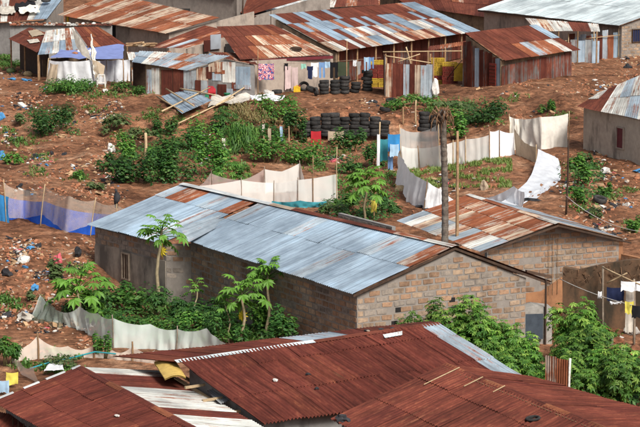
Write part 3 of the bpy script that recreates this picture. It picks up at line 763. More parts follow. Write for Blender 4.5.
# low roof in the bottom-left corner
u0, u1, u2, u3 = P(-8, 410, 2.0), P(52, 424, 2.0), P(40, 440, 1.75), P(-30, 432, 1.75)
H6 = thing('corner_lean_to', 'rusted lean-to roof below the vents of the banded roof house', 'lean-to', (u0.x, u0.y, 0))
roof(H6, u0, u1, u2, u3, 4, 1, table(['rFfr']), waves=7)
wall(H6, u3 + Vector((.2, .3, 0)), u2 + Vector((-.2, .3, 0)), [(0, -.2), (2.0, -.2), (2.0, 1.75), (0, 1.75)], 'grey_wall')
# things on and between the near roofs
def onroof(px, py, z): return P(px, py, z)
def lathe(name, label, cat, prof, c, axis, mat, group=None, n=18, parent=None):
    """turned solid: prof is (distance along axis, radius)"""
    axis = Vector(axis).normalized(); a = axis.orthogonal().normalized(); b = axis.cross(a); vs = []; fs = []
    for t, r in prof:
        for j in range(n):
            q = 2 * math.pi * j / n; vs.append(Vector(c) + axis * t + a * (r * math.cos(q)) + b * (r * math.sin(q)))
    for i in range(len(prof) - 1):
        for j in range(n): k = (j + 1) % n; fs.append((i * n + j, i * n + k, (i + 1) * n + k, (i + 1) * n + j))
    fs.append(tuple(range(n))[::-1]); fs.append(tuple((len(prof) - 1) * n + j for j in range(n)))
    o = mo(name, vs, fs, mat, parent, True, origin=c)
    return tag(o, label, cat, group) if label else o
ys_ = [P(154, 362, 3.02), P(177, 363, 3.08), P(186, 377, 2.98), P(165, 379, 2.93)]; vs = []; fs = []
for k in (0, .03):
    for j in range(7):
        for i in range(9):
            u, v = i / 8, j / 6; vs.append(ys_[0].lerp(ys_[1], u).lerp(ys_[3].lerp(ys_[2], u), v) + Vector((0, 0, .07 * math.sin(u * math.pi) - k + .02 * noise.noise(Vector((u * 4, v * 4, 2))))))
for k in range(2):
    for j in range(6):
        for i in range(8): a = k * 63 + j * 9 + i; fs.append((a, a + 1, a + 10, a + 9))
tag(mo('yellow_sheet', vs, fs, 'litter_yellow', None, True, origin=ys_[3]), 'bent pale yellow sheet wedged under the edge of the wide rust roof', 'sheet')
for i, (p, q, mt, lb) in enumerate((((176, 378), (213, 401), 'wood_pale', 'pale plank lying between the white banded roof and the wide rust roof'), ((182, 376), (222, 398), 'wood', 'brown plank next to the pale plank between the two front roofs'))):
    a, b = P(*p, 2.62 + .03 * i), P(*q, 2.5 + .03 * i); m = MB(); dd = (b - a); m.box((a + b) / 2, dd / 2, dd.cross(Vector((0, 0, 1))).normalized() * .06, Vector((0, 0, .014))); tag(m.build('plank', mt, origin=a), lb, 'plank')
t_ = thing('loose_sheet', 'grey tin sheet lying loose beside the left edge of the wide rust roof', 'sheet', P(215, 396, 2.55))
roof(t_, P(206, 391, 2.66), P(216, 387, 2.66), P(231, 399, 2.58), P(220, 404, 2.58), 1, 1, table(['g']), waves=6)
def tin_z(px, py, a, b, c):                # the point of the roof plane a-b-c seen there
    n = (b - a).cross(c - a); d = ray(px, py); return CAM + d * ((a - CAM).dot(n) / d.dot(n))
for i, (px, py, s, mt, lb) in enumerate(((275.5, 382, .15, 'litter_white', 'small white stone on the wide rust roof'), (308, 375.5, .12, 'litter_dark', 'small black shoe-like lump beside the white stone on the rust roof'), (317, 390, .12, 'litter_dark', 'little dark lump lower down on the wide rust roof'),
        (368, 332.5, .10, 'stone', 'pale pebble near the ridge of the wide rust roof'))):
    lump('roof_stone', lb, 'stone', tin_z(px, py, R0, R1, B0) + Vector((0, 0, .02)), (s * 1.3, s, s * .7), mt, seed=i + 2, sub=1)
q = tin_z(343, 421, K0, K1, L0)
lump('plastic_bag', 'crumpled black plastic bag at the corner of the streaked rust roof', 'bag', q, (.32, .25, .2), 'litter_dark', seed=3, rough=.7)
lump('roof_scrap', 'pale scrap near the middle of the maroon roof slope in the corner', 'scrap', tin_z(117, 416.5, T0, T1, V0), (.2, .14, .07), 'litter_white', seed=5, sub=1)
pa = [tin_z(*p, R0, R1, B0) + Vector((0, 0, .055)) for p in ((383, 337.5), (402, 334), (402, 338), (385, 341))]
tt = thing('patch_sheet', 'white tin patch lying near the ridge of the wide rust roof', 'sheet', pa[3])
roof(tt, pa[0] + Vector((0, 0, .03)), pa[1] + Vector((0, 0, .03)), pa[2] + Vector((0, 0, .03)), pa[3] + Vector((0, 0, .03)), 1, 1, table(['w']), waves=5, amp=.004, warp=0)
for i, (px, py) in enumerate(((367, 331.5), (381, 330), (392, 329))):
    lump('black_scrap', ['black rubber scrap on the ridge, leftmost of three', 'black rubber scrap on the ridge, middle of three', 'black rubber scrap on the ridge, rightmost of three'][i], 'scrap', A(px, py, tin_z(px, py, R0, R1, B0).y + .1), (.2, .14, .08), 'litter_dark', seed=i + 9, sub=1)
wz = [A(338, 222, 97.5), A(392, 228, 94)]
LW = thing('low_block_wall', 'low dark grey block wall behind the tin roof below the broad papaya', 'wall', flat(wz[0], hgt(wz[0].x, wz[0].y)))
Lz = (flat(wz[1], 0) - flat(wz[0], 0)).length; z_ = A(338, 213, 97.5).z
wall(LW, wz[0], wz[1], [(0, -.2), (Lz, -.2), (Lz, z_ - .02), (0, z_)], 'grey_wall')
blocks(LW, wz[0], wz[1], z_ - .65, z_, lambda s: z_ + .03, lambda s, z: 'block_grey', out=.012)
# ------------------------------------------------------------------ houses and shacks on the far terrace
DARKW = rnd_pick({'r': 2, 'd': 4, 'm': 5})
def box_walls(t, corners, z1s, mat, th=.14):
    for (a, b, za, zb) in corners:
        L = math.hypot(b.x - a.x, b.y - a.y); zz = min(a.z, b.z) - .3
        wall(t, a, b, [(0, zz), (L, zz), (L, zb), (0, za)], mat, th)
# patchwork tin shack
sA, sB, sC = G(189, 97), G(254, 98.5), G(146, 94)
EA, EB, EC = A(187.5, 70.5, sA.y - .15), A(258, 65, sB.y - .1), A(132, 62, sC.y - .1)
sap = A(224, 58.5, (sA.y + sB.y) / 2 - .15)
H7 = thing('tin_shack', 'shack of patched grey and rusty tin sheets with low pale roof', 'shack', sA)
d7, n7 = facing(sA, sB); L7 = math.hypot(sB.x - sA.x, sB.y - sA.y)
wall(H7, sA, sB, [(0, sA.z - .2), (L7, sA.z - .2), (L7, EB.z - .05), (L7 * .55, sap.z - .06), (0, EA.z - .04)], 'grey_wall')
wall(H7, sC, sA, [(0, sC.z - .3), (math.hypot(sC.x - sA.x, sC.y - sA.y) - .01, sC.z - .3), (math.hypot(sC.x - sA.x, sC.y - sA.y) - .01, EA.z - .04), (0, EC.z - .04)], 'board')
def patch(t, a, b, s0, s1, z0, z1, mat, k, name='wall_sheet'):
    d, n = facing(a, b); L = math.hypot(b.x - a.x, b.y - a.y); zb = min(a.z, b.z)
    vs = []; fs = []; uv = []; w_ = 8
    for j, z in enumerate((z0, z1)):
        for i in range(w_ + 1):
            s = lerp(s0, s1, i / w_) * L; vs.append(flat(a, zb + z) + d * s + n * (.02 + .013 * k + .012 * (i % 2))); uv.append((s, z))
    for i in range(w_): fs.append((i, i + 1, w_ + 2 + i, w_ + 1 + i))
    mo(name, vs, fs, mat, t, True, uv)
for k, (s0, s1, z0, z1, mt) in enumerate(((.0, .14, .5, 1.55, 'grey_tin'), (.12, .30, 1.0, 1.75, 'tan_tin'), (.27, .36, 1.1, 1.8, 'dark_rust'), (.36, .5, 1.0, 1.45, 'silver_worn'), (.4, .56, 1.4, 1.62, 'orange_rust'), (.30, .52, 1.5, 2.1, 'tan_tin'),
        (.52, .72, .9, 2.1, 'white_worn'), (.72, .95, .75, 1.85, 'blue_tin'), (.70, .96, .55, .8, 'silver_worn'), (.66, .73, .45, .95, 'rust'), (.14, .30, .2, 1.0, 'grey_tin'), (.52, .68, 0, .55, 'silver_worn'))):
    patch(H7, sA, sB, s0, s1, z0, z1, mt, k % 3)
for s, w_, h_, mt in ((.12, .14, 1.0, 'dark_rust'), (.49, .19, .8, 'dark_rust')):
    patch(H7, sA, sB, s - w_ / 2 + .05, s + w_ / 2, .02, h_, mt, 4, 'door')
for k, (s0, s1, mt) in enumerate(((.02, .14, 'silver_worn'), (.14, .32, 'white_worn'), (.36, .62, 'dark_rust'), (.63, .8, 'rust'), (.8, .9, 'dark_rust'), (.88, 1.0, 'grey_tin'))):
    patch(H7, sC, sA, s0, s1, 0, 1.55 + .1 * (k % 2), mt, k % 2, 'door' if k == 2 else 'wall_sheet')
back = SL(186, 52, EA, 9)
tl7 = SL(140, 51, EC, 9)
roof(H7, tl7, sap + (0.2 * (sap - EA)), EA, EC, 6, [0, .5, 1], table(['SWShSS', 'sWSShS']), waves=6, seg=2, vseg=1)
roof(H7, SL(210, 52, sap, 4), SL(246, 53, sap, 3), EB, sap, 3, 1, table(['rhr']), waves=6, seg=2, vseg=1)
for i, (px, py, mt) in enumerate(((169, 54, 'stone_red'), (186, 67, 'litter_white'), (210, 57, 'litter_blue'), (192, 57, 'wood_grey'))):
    lump('roof_weight', ['reddish stone weighing down the pale shack roof', 'white bundle lying on the eave of the patched tin shack', 'light blue bag on the patched tin shack roof', 'grey bundle on the patched shack roof'][i], 'weight', tin_z(px, py, EA, EC, tl7), (.45, .35, .25), mt, seed=i + 20, sub=1)
# rust roof behind that shack
w0, w1 = A(148, 47.5, 154), A(186, 48, 152); w2 = A(237, 34.5, 156)
H8 = thing('upper_shack', 'shack with brown rusted roof and open pale gable above the patched shack', 'shack', flat(w1, hgt(w1.x, w1.y)))
t8 = SL(204, 26, w1, 14); t8b = SL(160, 38, w0, 10)
roof(H8, SL(205, 25.5, w1, 13), A(238, 33.5, 157), w1, w0, 6, [0, .5, 1], table(['rrrhrr', 'rhrSrh']), waves=6, seg=2, vseg=1)
z8 = hgt(w1.x, w1.y)
wall(H8, w1 + Vector((.1, .2, 0)), w2 + Vector((-.1, 0, 0)), [(0, z8 - .2), (math.hypot(w2.x - w1.x, w2.y - w1.y) - .3, z8 - .2), (math.hypot(w2.x - w1.x, w2.y - w1.y) - .3, w2.z - .1), (0, w1.z - .1)], 'far_plaster')
d8, n8 = facing(w1, w2)
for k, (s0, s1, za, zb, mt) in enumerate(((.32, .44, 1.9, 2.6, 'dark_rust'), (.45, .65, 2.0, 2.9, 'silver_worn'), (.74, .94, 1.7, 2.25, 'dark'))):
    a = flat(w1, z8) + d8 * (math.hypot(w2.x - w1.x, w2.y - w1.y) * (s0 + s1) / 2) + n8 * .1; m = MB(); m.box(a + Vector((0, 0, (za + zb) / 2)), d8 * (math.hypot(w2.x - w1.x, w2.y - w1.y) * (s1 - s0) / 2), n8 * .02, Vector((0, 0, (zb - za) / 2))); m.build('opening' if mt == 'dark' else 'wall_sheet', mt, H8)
# plastered house with maroon fascia
fA, fB = G(251, 97), A(331, 88, 149.5); fB.z = hgt(fB.x, fB.y)
eA, eB = A(240, 59.5, fA.y - .3), A(333, 54.5, fB.y - .3)
H9 = thing('plastered_house', 'grey plastered house with tan and rust roof and maroon fascia behind laundry', 'house', fA)
L9 = math.hypot(fB.x - fA.x, fB.y - fA.y)
wall(H9, fA, fB, [(0, fA.z - .3), (L9, fA.z - .3), (L9, eB.z - .12), (0, eA.z - .12)], 'far_plaster')
T9, T9b = SL(216, 27, eA, 15), SL(272, 25, eB, 15)
roof(H9, T9, T9b, eB, eA, 10, [0, .32, .62, 1], table(['rrrrrrrorr', 'rrrotohoto', 'rrothtttht']), waves=6, seg=2, vseg=1)
d9, n9 = facing(fA, fB); m = MB(); m.box((eA + eB) / 2 + d9 * .5 - Vector((0, 0, .16)), (eB - eA) / 2 - d9 * .5, n9 * .02, Vector((0, 0, .09))); m.build('fascia', 'maroon', H9)
wall(H9, fB, fB + (T9b - eB), [(0, fA.z - .3), (4.5, fA.z - .3), (4.5, T9b.z - .2), (0, eB.z - .1)], 'far_plaster', name='side_wall')
rg = tin_z(296, 50, eA, eB, T9); lathe('hoop', 'thin dark wire hoop lying on the tan roof of the plastered house', 'hoop', [(0, .36), (.03, .38), (.03, .35), (0, .33)], rg + Vector((0, 0, .05)), Vector((0, -.3, 1)), 'wood_dark')
# big striped roof
b0, b1 = A(337, 51.5, 152), P(480, 31, 4.0)
H10 = thing('striped_roof_house', 'long house with silver and rust striped roof above the tyre stacks', 'house', flat(b0, hgt(b0.x, b0.y)))
T10, T10b = SL(268, 15.5, b0, 17), SL(414, 2.5, b1, 15)
rows = ['rrsrsrrsrrsrrrsrrrss', 'srrsrsrhhrsrrssrrsss', 'hsrsrSrohsrshorshrss', 'WrWhrWrhWsrtWrshWhrw']
rr10 = [''.join(R.choice(z) for _ in range(25)) + 'ss' for z in ('rrrsshrr', 'rrsshssrr', 'rshSrsohW', 'WWrhsWrrtw')]
roof(H10, T10, T10b, b1, b0, 27, [0, .26, .5, .75, 1], table(rr10), waves=6, seg=2, vseg=1)
gA, gB = flat(b0, hgt(b0.x, b0.y)), flat(b1, hgt(b1.x, b1.y)); n10 = facing(gA, gB)[1]; d10 = facing(gA, gB)[0]
L10 = (flat(gB, 0) - flat(gA, 0)).length
wall(H10, gA - n10 * .9 + d10 * .3, gB - n10 * .9, [(0, 1.5), (L10 - .3, 1.5), (L10 - .3, 3.9), (0, 3.95)], 'board')
sheets_up(H10, gA - n10 * .82 + d10 * .4, gB - n10 * .82, 1.9, 22, DARKW, waves=4)
wall(H10, gA + d10 * .1, flat(T10, gA.z), [(0.2, 1.5), (5.5, 1.5), (5.5, T10.z - .25), (.2, b0.z - .1)], 'board', name='gable_wall')
for i in range(8):
    q = gA + d10 * (.6 + i * L10 / 8.2) - n10 * .25; q.z = hgt(q.x, q.y) - .1; m = MB(); m.tube([q, flat(q, lerp(b0.z, b1.z, i / 8.2) - .02)], .06); m.build('eave_post', 'wood', H10)
# rust gabled shack on the right of it
c0, c1 = A(505, 60.5, 148), A(580, 49.5, 154.5)
H11 = thing('rust_gable_shack', 'shack with steep maroon rust roof and patched dark tin walls', 'shack', flat(c0, hgt(c0.x, c0.y)))
T11, T11b = SL(464, 33, c0, 20), SL(536, 25, c1, 20)
roof(H11, T11, T11b, c1, c0, 9, [0, .52, 1], table(['rrrrrrrrb', 'rrroShoWr']), waves=6, seg=2, vseg=1)
k0_, k1_ = flat(c0, hgt(c0.x, c0.y)), flat(c1, hgt(c1.x, c1.y)); d11, n11 = facing(k0_, k1_)
k0_ -= n11 * .35; k1_ -= n11 * .35; k0_ += d11 * .1; k1_ -= d11 * .5
L11 = (flat(k1_, 0) - flat(k0_, 0)).length
wall(H11, k0_, k1_, [(0, k0_.z - .3), (L11, k0_.z - .3), (L11, c1.z - .05), (0, c0.z - .05)], 'board')
sheets_up(H11, k0_ + n11 * .03, k1_ + n11 * .03, 1.15, 11, rnd_pick({'m': 8, 'o': 1, 'd': 3}), h2=1.5, waves=4, rag=.06)
kl_ = flat(T11, hgt(T11.x, T11.y)); Lk = (flat(kl_, 0) - flat(k0_, 0)).length; dk, nk = facing(k0_, kl_)
wall(H11, k0_, kl_, [(0, k0_.z - .3), (Lk * .95, k0_.z - .3), (Lk * .95, T11.z - .15), (0, c0.z - .05)], 'board', name='gable_wall')
sheets_up(H11, k0_ + nk * .03, kl_ + nk * .03, 1.5, 9, rnd_pick({'m': 7, 'b': 1, 'o': 1, 'd': 3}), h2=2.9, waves=4, rag=.1)
dq = k0_ + dk * .62 + nk * .12; m = MB(); m.box(dq + Vector((0, 0, .62)), dk * .3, nk * .02, Vector((0, 0, .66))); dd_ = m.build('door', 'crate_red', H11)
for i in range(6):
    m = MB(); m.box(dq + Vector((0, 0, .12 + i * .2)) + nk * .03, dk * .28, nk * .015, Vector((0, 0, .03))); m.build('slat', 'dark_rust', dd_)
# white roofed house, top right
w0, w1 = P(478, 9.5, 4.45), A(619.5, 25.5, 168)
H12 = thing('white_roof_house', 'block house with wide white tin roof behind the upright sheet fence', 'house', flat(w1, hgt(w1.x, w1.y)))
d12, n12 = facing(w0, w1); L12 = (flat(w1, 0) - flat(w0, 0)).length; bkd = -n12
wT0, wT1 = w0 + bkd * 6.5 + Vector((0, 0, 1.75)), w1 + bkd * 6.5 + Vector((0, 0, 1.75))
roof(H12, wT0, wT1, w1, w0, 22, 2, table(['i']), waves=5, seg=2, vseg=1)
roof(H12, wT1, wT0, w0 + bkd * 13, w1 + bkd * 13, 22, 1, table(['i']), waves=3, seg=2, vseg=1)
wb0, wb1 = w0 - n12 * .35 + d12 * .3, w1 - n12 * .35 - d12 * .25; zb = hgt(wb1.x, wb1.y) - .3; LL = L12 - .55
wall(H12, wb0, wb1, [(0, zb), (LL, zb), (LL, w1.z - .05), (0, w0.z - .05)], 'far_plaster')
Wg = 12.4; wall(H12, wb1, wb1 + bkd * Wg, [(.01, zb), (Wg, zb), (Wg, w1.z - .1), (6.2, wT1.z - .12), (.01, w1.z - .05)], 'mortar', name='gable_wall')
blocks(H12, wb1, wb1 + bkd * Wg, zb + .35, 6, lambda s: w1.z - .1 + 1.6 * (s / 6.2 if s < 6.2 else 2 - s / 6.2), lambda s, z: R.choice(['block_tan', 'block_grey', 'block_tan']), single=lambda s, z: s < 4.5, out=.012, px=.47, pz=.21)
dgg, ngg = facing(wb1, wb1 + bkd * Wg); window(H12, wb1 + dgg * 1.2 + Vector((0, 0, 0)) + ngg * .03 - Vector((0, 0, wb1.z - zb - 1.75)), dgg, ngg, .75, .85, 'wood_dark', 'cloth_navy', 3)
m = MB(); m.box((w0 + w1) / 2 - Vector((0, 0, .1)), (w1 - w0) / 2, n12 * .02, Vector((0, 0, .06))); m.build('fascia', 'wood_dark', H12)
# upright sheet fence and porch before it
p0, p1 = G(568, 63), G(618, 57)
FS = thing('sheet_fence', 'fence of upright blue, rust and tan tin sheets before the white roofed house', 'fence', p0)
sheets_up(FS, p0, p1, 1.75, 9, lambda c: ['dark_rust', 'blue_tin', 'blue_tin', 'rust', 'blue_tin', 'dark_rust', 'silver_worn', 'orange_rust', 'blue_tin'][c], waves=4, rag=.22)
pole('rail', p0 + Vector((-.2, -.12, 1.45)), p1 + Vector((.2, -.12, 1.5)), .035, 'wood_pale', FS)
for i in (0, .5, 1): q = Vector(p0).lerp(p1, i) + Vector((0, -.1, 0)); pole('post', q - Vector((0, 0, .2)), q + Vector((0, 0, 1.95)), .04, 'wood_pale', FS)
LR = thing('lean_to', 'pale and rust lean-to roof between the rust gable shack and white roof', 'lean-to', p0 + Vector((0, 2, 0)))
l0, l1 = A(536, 31, 161), A(600, 31.5, 163); roof(LR, SL(525, 18, l0, 12), SL(598, 24, l1, 9), l1, l0, 7, 1, table(['WtWWrrW']), waves=5, seg=2, vseg=1)
for i in range(4):
    q = l0.lerp(l1, .05 + .3 * i); m = MB(); m.tube([flat(q, hgt(q.x, q.y) - .1), q], .05); m.build('post', 'wood', LR)
hA, hB = flat(l0, hgt(l0.x, l0.y)) + Vector((0, .6, 0)), flat(l1, hgt(l1.x, l1.y)) + Vector((0, .6, 0))
sheets_up(LR, hA, hB, 1.5, 9, rnd_pick({'b': 3, 'r': 2, 'g': 2}), waves=4, rag=.1)
# house at the right edge
h0, h1 = G(586, 150), G(648, 169)
u0_, u1_ = A(577.5, 106.5, h0.y - .3), A(650, 121.5, h1.y - .25)
H13 = thing('edge_house', 'grey plastered house with maroon shutter at the rubble slope', 'house', h0)
L13 = math.hypot(h1.x - h0.x, h1.y - h0.y)
wall(H13, h0, h1, [(0, h0.z - .6), (L13, h1.z - .4), (L13, u1_.z - .08), (0, u0_.z - .1)], 'edge_plaster')
d13, n13 = facing(h0, h1)
wp = A(621, 138, 1); dd = ray(621, 138); tt_ = (h0 - CAM).dot(n13) / dd.dot(n13); wq = CAM + dd * tt_
window(H13, wq + n13 * .02, d13, n13, .66, 1.0, 'far_plaster', 'maroon', 0)
u1_ = A(650, 121.5, h1.y - .25)
bk0, bk1 = SL(600, 92.5, u0_, 14), SL(655, 69, u1_, 14)
roof(H13, bk0, bk1, u1_, u0_, 6, [0, .5, 1], table(['WrWSWW', 'rrWWSW']), waves=6, seg=2, vseg=1)
wall(H13, h0, flat(bk0, h0.z), [(.01, h0.z - .4), (math.hypot(bk0.x - h0.x, bk0.y - h0.y), h0.z - .4), (math.hypot(bk0.x - h0.x, bk0.y - h0.y), bk0.z - .1), (.01, u0_.z - .1)], 'edge_plaster', name='side_wall')
# striped roof house, top left
s0, s1 = A(58, 15, 172), A(166, 33.5, 160)
H14 = thing('tan_striped_house', 'house with tan and orange striped rusty roof above the blue tarpaulin', 'house', flat(s1, hgt(s1.x, s1.y)))
ts0, ts1 = SL(112, -6, s0, 13), SL(220, 18, s1, 13)
roof(H14, ts0, ts1, s1, s0, 16, [0, .5, 1], table(['otottohtottohtto', 'toottootottoohot']), waves=6, seg=2, vseg=1)
d14, n14 = facing(s0, s1); Lx = (flat(s1, 0) - flat(s0, 0)).length; za = hgt(s1.x, s1.y) - .4
wall(H14, s0 - n14 * .4 + d14 * .3, s1 - n14 * .4 - d14 * .3, [(0, za), (Lx - .6, za), (Lx - .6, s1.z - .06), (0, s0.z - .06)], 'far_plaster')
wall(H14, s1 - n14 * .4 - d14 * .3, flat(ts1, s1.z) - d14 * .3, [(.02, za), (6, za), (6, s1.z + 1.2), (.02, s1.z - .08)], 'far_plaster', name='gable_wall')
for i, (px, py, mt) in enumerate(((68, 19.5, 'yellow'), (113, 33, 'cloth_black'))):
    dd = ray(px, py); wq = CAM + dd * ((s0 - n14 * .4 - CAM).dot(n14) / dd.dot(n14)); m = MB(); m.box(wq + n14 * .02, d14 * (.12 if i == 0 else .35), n14 * .03, Vector((0, 0, .25 if i == 0 else .5))); m.build('yellow_panel' if i == 0 else 'door', mt, H14)
# block house behind, top centre-left, and roofs beyond
def plain_house(name, label, e0p, e1p, Y0, Y1, t0p, t1p, deg, cols, rows_, wmat, matrows, dz=.3, cat='house'):
    a, b = A(*e0p, Y0), A(*e1p, Y1); t = thing(name, label, cat, flat(a, hgt(a.x, a.y)))
    ta, tb = SL(*t0p, a, deg), SL(*t1p, b, deg)
    roof(t, ta, tb, b, a, cols, rows_, table(matrows), waves=5, seg=2, vseg=1)
    d, n = facing(a, b); L = (flat(b, 0) - flat(a, 0)).length; z = min(hgt(a.x, a.y), hgt(b.x, b.y)) - .3
    wall(t, a - n * dz + d * .2, b - n * dz - d * .2, [(0, z), (L - .4, z), (L - .4, b.z - .06), (0, a.z - .06)], wmat)
    for (q, tq) in ((a, ta), (b, tb)):
        q = q - n * dz; L2_ = math.hypot(tq.x - q.x, tq.y - q.y); wall(t, q, flat(tq, q.z), [(.05, z), (L2_, z), (L2_, tq.z - .15), (.05, q.z - .08)], wmat, name='side_wall')
    return t
plain_house('rust_roof_cottage', 'grey block cottage with rust and white roof, top edge between striped roofs', (234, 15, ), (247, 16), 186, 185, (205, -12), (330, -8), 14, 3, 1, 'mortar', ['rrr'])
plain_house('white_rust_house', 'house with white and rust roof behind the tan roof, under top edge', (246, 17), (330, 9), 184, 196, (215, -8), (305, -12), 12, 11, 2, 'mortar', ['rrWrwwwwWrr', 'rrrWwwwwWwr'])
plain_house('grey_block_house', 'grey block house with tiny window behind the tan striped roof', (136, -16), (236, -3), 190, 184, (150, -34), (250, -22), 10, 9, 1, 'mortar', ['rrhrhrrhr'])
plain_house('far_rust_house', 'rust roofed house behind the far end of the striped roof', (408, 6), (505, 20), 196, 188, (380, -12), (520, -6), 12, 10, 2, 'board', ['rrdrrhrrdr', 'rrrdrrrdrr'])
plain_house('far_mixed_house', 'low far house with mixed rust roof peeping above striped roof ridge', (300, 9), (400, 3.5), 212, 222, (310, -6), (395, -9), 10, 9, 1, 'grey_wall', ['rhWrhrrhW'])
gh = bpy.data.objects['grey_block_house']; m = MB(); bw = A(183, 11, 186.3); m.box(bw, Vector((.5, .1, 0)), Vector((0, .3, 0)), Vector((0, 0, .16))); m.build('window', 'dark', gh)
# weighted roofs in the top-left corner
r0, r1 = A(-6, 22, 172), A(47, 19, 170)
H15 = thing('tarped_house', 'roof heaped with white sheets and black tarpaulin in the top left corner', 'house', flat(r1, hgt(r1.x, r1.y)))
tr0, tr1 = SL(-8, -2, r0, 12), SL(64, -3, r1, 12)
roof(H15, tr0, tr1, r1, r0, 8, 1, table(['rWrrdWsb']), waves=5, seg=2, vseg=1)
L15 = (flat(r1, 0) - flat(r0, 0)).length; wall(H15, r0, r1, [(0, 1.8), (L15, 1.8), (L15, r1.z - .1), (0, r0.z - .1)], 'grey_wall', out=-.3)
wall(H15, r1 + Vector((-.1, .35, 0)), flat(tr1, r1.z), [(0, 1.8), (5, 1.8), (5, tr1.z - .2), (0, r1.z - .1)], 'mortar', name='gable_wall')
def spread(name, label, cat, quad, mat, nx=10, ny=6, amp=.12, seed=1, lift=.08, parent=None):
    """sheet lying loosely over four points (two upper, two lower)"""
    vs = []; fs = []
    for j in range(ny + 1):
        for i in range(nx + 1):
            u, v = i / nx, j / ny; p = (quad[0].lerp(quad[1], u)).lerp(quad[3].lerp(quad[2], u), v)
            e = noise.noise(Vector((u * 4 + seed, v * 3, seed * 1.7))); vs.append(p + Vector((.5 * amp * noise.noise(Vector((v * 5, u * 3, seed))), 0, lift + amp * abs(e) * 1.6)))
    for j in range(ny):
        for i in range(nx): a = j * (nx + 1) + i; fs.append((a, a + 1, a + nx + 2, a + nx + 1))
    o = mo(name, vs, fs, mat, parent, True, origin=quad[3]); return tag(o, label, cat) if label else o
tz = lambda px, py: tin_z(px, py, r0, r1, tr0)
spread('white_sheet', 'bunched white sheet along the tarped roof edge in the top left corner', 'sheet', [tz(-4, 9), tz(14, 8), tz(16, 16), tz(-4, 16)], 'sheet_dirty', seed=2, amp=.16)
spread('black_tarpaulin', 'black tarpaulin folded over the roof between two white sheets', 'tarpaulin', [tz(15, 5), tz(35, 4), tz(36, 12), tz(15, 12)], 'tarp_black', seed=3, amp=.18)
spread('white_cover', 'white sheet bulging over the roof edge next to the black tarpaulin', 'sheet', [tz(18, 10), tz(38, 8), tz(40, 15.5), tz(20, 16.5)], 'sheet_cream', seed=4, amp=.18, lift=.16)
for i, (px, py) in enumerate(((32, 2), (46, 2.5))):
    lathe('old_tyre', ['old tyre lying on the top left roof, above the black tarpaulin', 'old tyre lying on the top left roof, close to its gable edge'][i], 'tyre', [(0, .24), (.04, .33), (.14, .33), (.18, .24), (.12, .2), (.05, .2), (0, .24)], tz(px, py) + Vector((0, 0, .06)), (0, -.2, 1), 'tyre')
# low rust roof with white sheets and the blue tarpaulin shelter
v0, v1 = A(9, 38.5, 158), A(37, 52.5, 151)
H16 = thing('low_rust_shed', 'low open shed with maroon rust roof and pale sheets on top', 'shed', flat(v0, hgt(v0.x, v0.y)))
tv0, tv1 = SL(30, 27.5, v0, 7), SL(60, 37.5, v1, 6)
roof(H16, tv0, tv1, v1, v0, 6, 2, table(['rrorrr', 'rrrrrr']), waves=6, seg=2, vseg=1)
for q in (v0, v1, v0.lerp(v1, .5)): m = MB(); m.tube([flat(q, hgt(q.x, q.y + .2) - .1) + Vector((.1, .2, 0)), q + Vector((.1, .2, 0))], .05); m.build('post', 'wood', H16)
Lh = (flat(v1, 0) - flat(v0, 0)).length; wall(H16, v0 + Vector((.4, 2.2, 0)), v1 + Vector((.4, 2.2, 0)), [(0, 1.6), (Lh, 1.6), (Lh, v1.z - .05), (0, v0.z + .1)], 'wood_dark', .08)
tv = lambda px, py: tin_z(px, py, v0, v1, tv0)
spread('pale_board', 'pale board lying on the maroon roof of the low shed', 'board', [tv(28, 32), tv(37, 30.5), tv(45, 35.5), tv(32, 38)], 'sheet_tan', amp=.04, seed=6, lift=.06)
spread('pale_sheet', 'small pale sheet low on the maroon roof of the low shed', 'sheet', [tv(27, 41), tv(38, 40), tv(40, 43), tv(30, 44.5)], 'sheet_dirty', amp=.05, seed=7, lift=.06)
n0_, n1_ = A(38, 55, 150.5), A(80, 50, 152)
H17 = thing('patched_shed', 'shed under white and rust sheets behind the blue tarpaulin', 'shed', flat(n0_, hgt(n0_.x, n0_.y)))
roof(H17, SL(46, 31, n0_, 11), SL(74, 27.5, n1_, 13), n1_, n0_, 6, [0, .5, 1], table(['WWwWhW', 'sSWbhS']), waves=6, seg=2, vseg=1)
x0_, x1_ = A(88, 47, 152.5), A(127, 46, 154)
roof(H17, SL(74, 27, x0_, 13), SL(98, 27, x1_, 13), x1_, x0_, 6, 2, table(['rrorro', 'rorrrr']), waves=6, seg=2, vseg=1)
for q in (n0_, n1_, x0_, x1_): m = MB(); m.tube([flat(q, hgt(q.x, q.y) - .1), q], .05); m.build('post', 'wood', H17)
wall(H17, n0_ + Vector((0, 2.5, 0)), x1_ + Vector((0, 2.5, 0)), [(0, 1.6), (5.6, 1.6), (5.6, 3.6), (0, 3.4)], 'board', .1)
wl0, wl1 = A(10, 25.5, 164), A(112, 26, 164)
SW = thing('stone_topped_wall', 'low grey wall with stones and scraps laid along its tin coping', 'wall', flat(wl0, hgt(wl0.x, wl0.y)))
Lw = (flat(wl1, 0) - flat(wl0, 0)).length; wall(SW, wl0, wl1, [(0, 1.6), (Lw, 1.6), (Lw, wl1.z), (0, wl0.z)], 'grey_wall', .2)
roof(SW, wl0 + Vector((0, .7, .12)), wl1 + Vector((0, .7, .12)), wl1 + Vector((0, -.2, .03)), wl0 + Vector((0, -.2, .03)), 9, 1, rnd_pick({'r': 3, 'h': 2, 'W': 1}), waves=4, seg=2, vseg=1)
for i in range(16):
    q = wl0.lerp(wl1, (i + R.random() * .7) / 16) + Vector((0, .2, .1)); o = lump('coping_stone', None, None, q, (R.uniform(.2, .4), .25, .16), R.choice(['stone', 'stone_red', 'litter_white', 'stone']), seed=i, sub=1); o.parent = SW; o.location = o.location - wof(SW)
lm = MB()
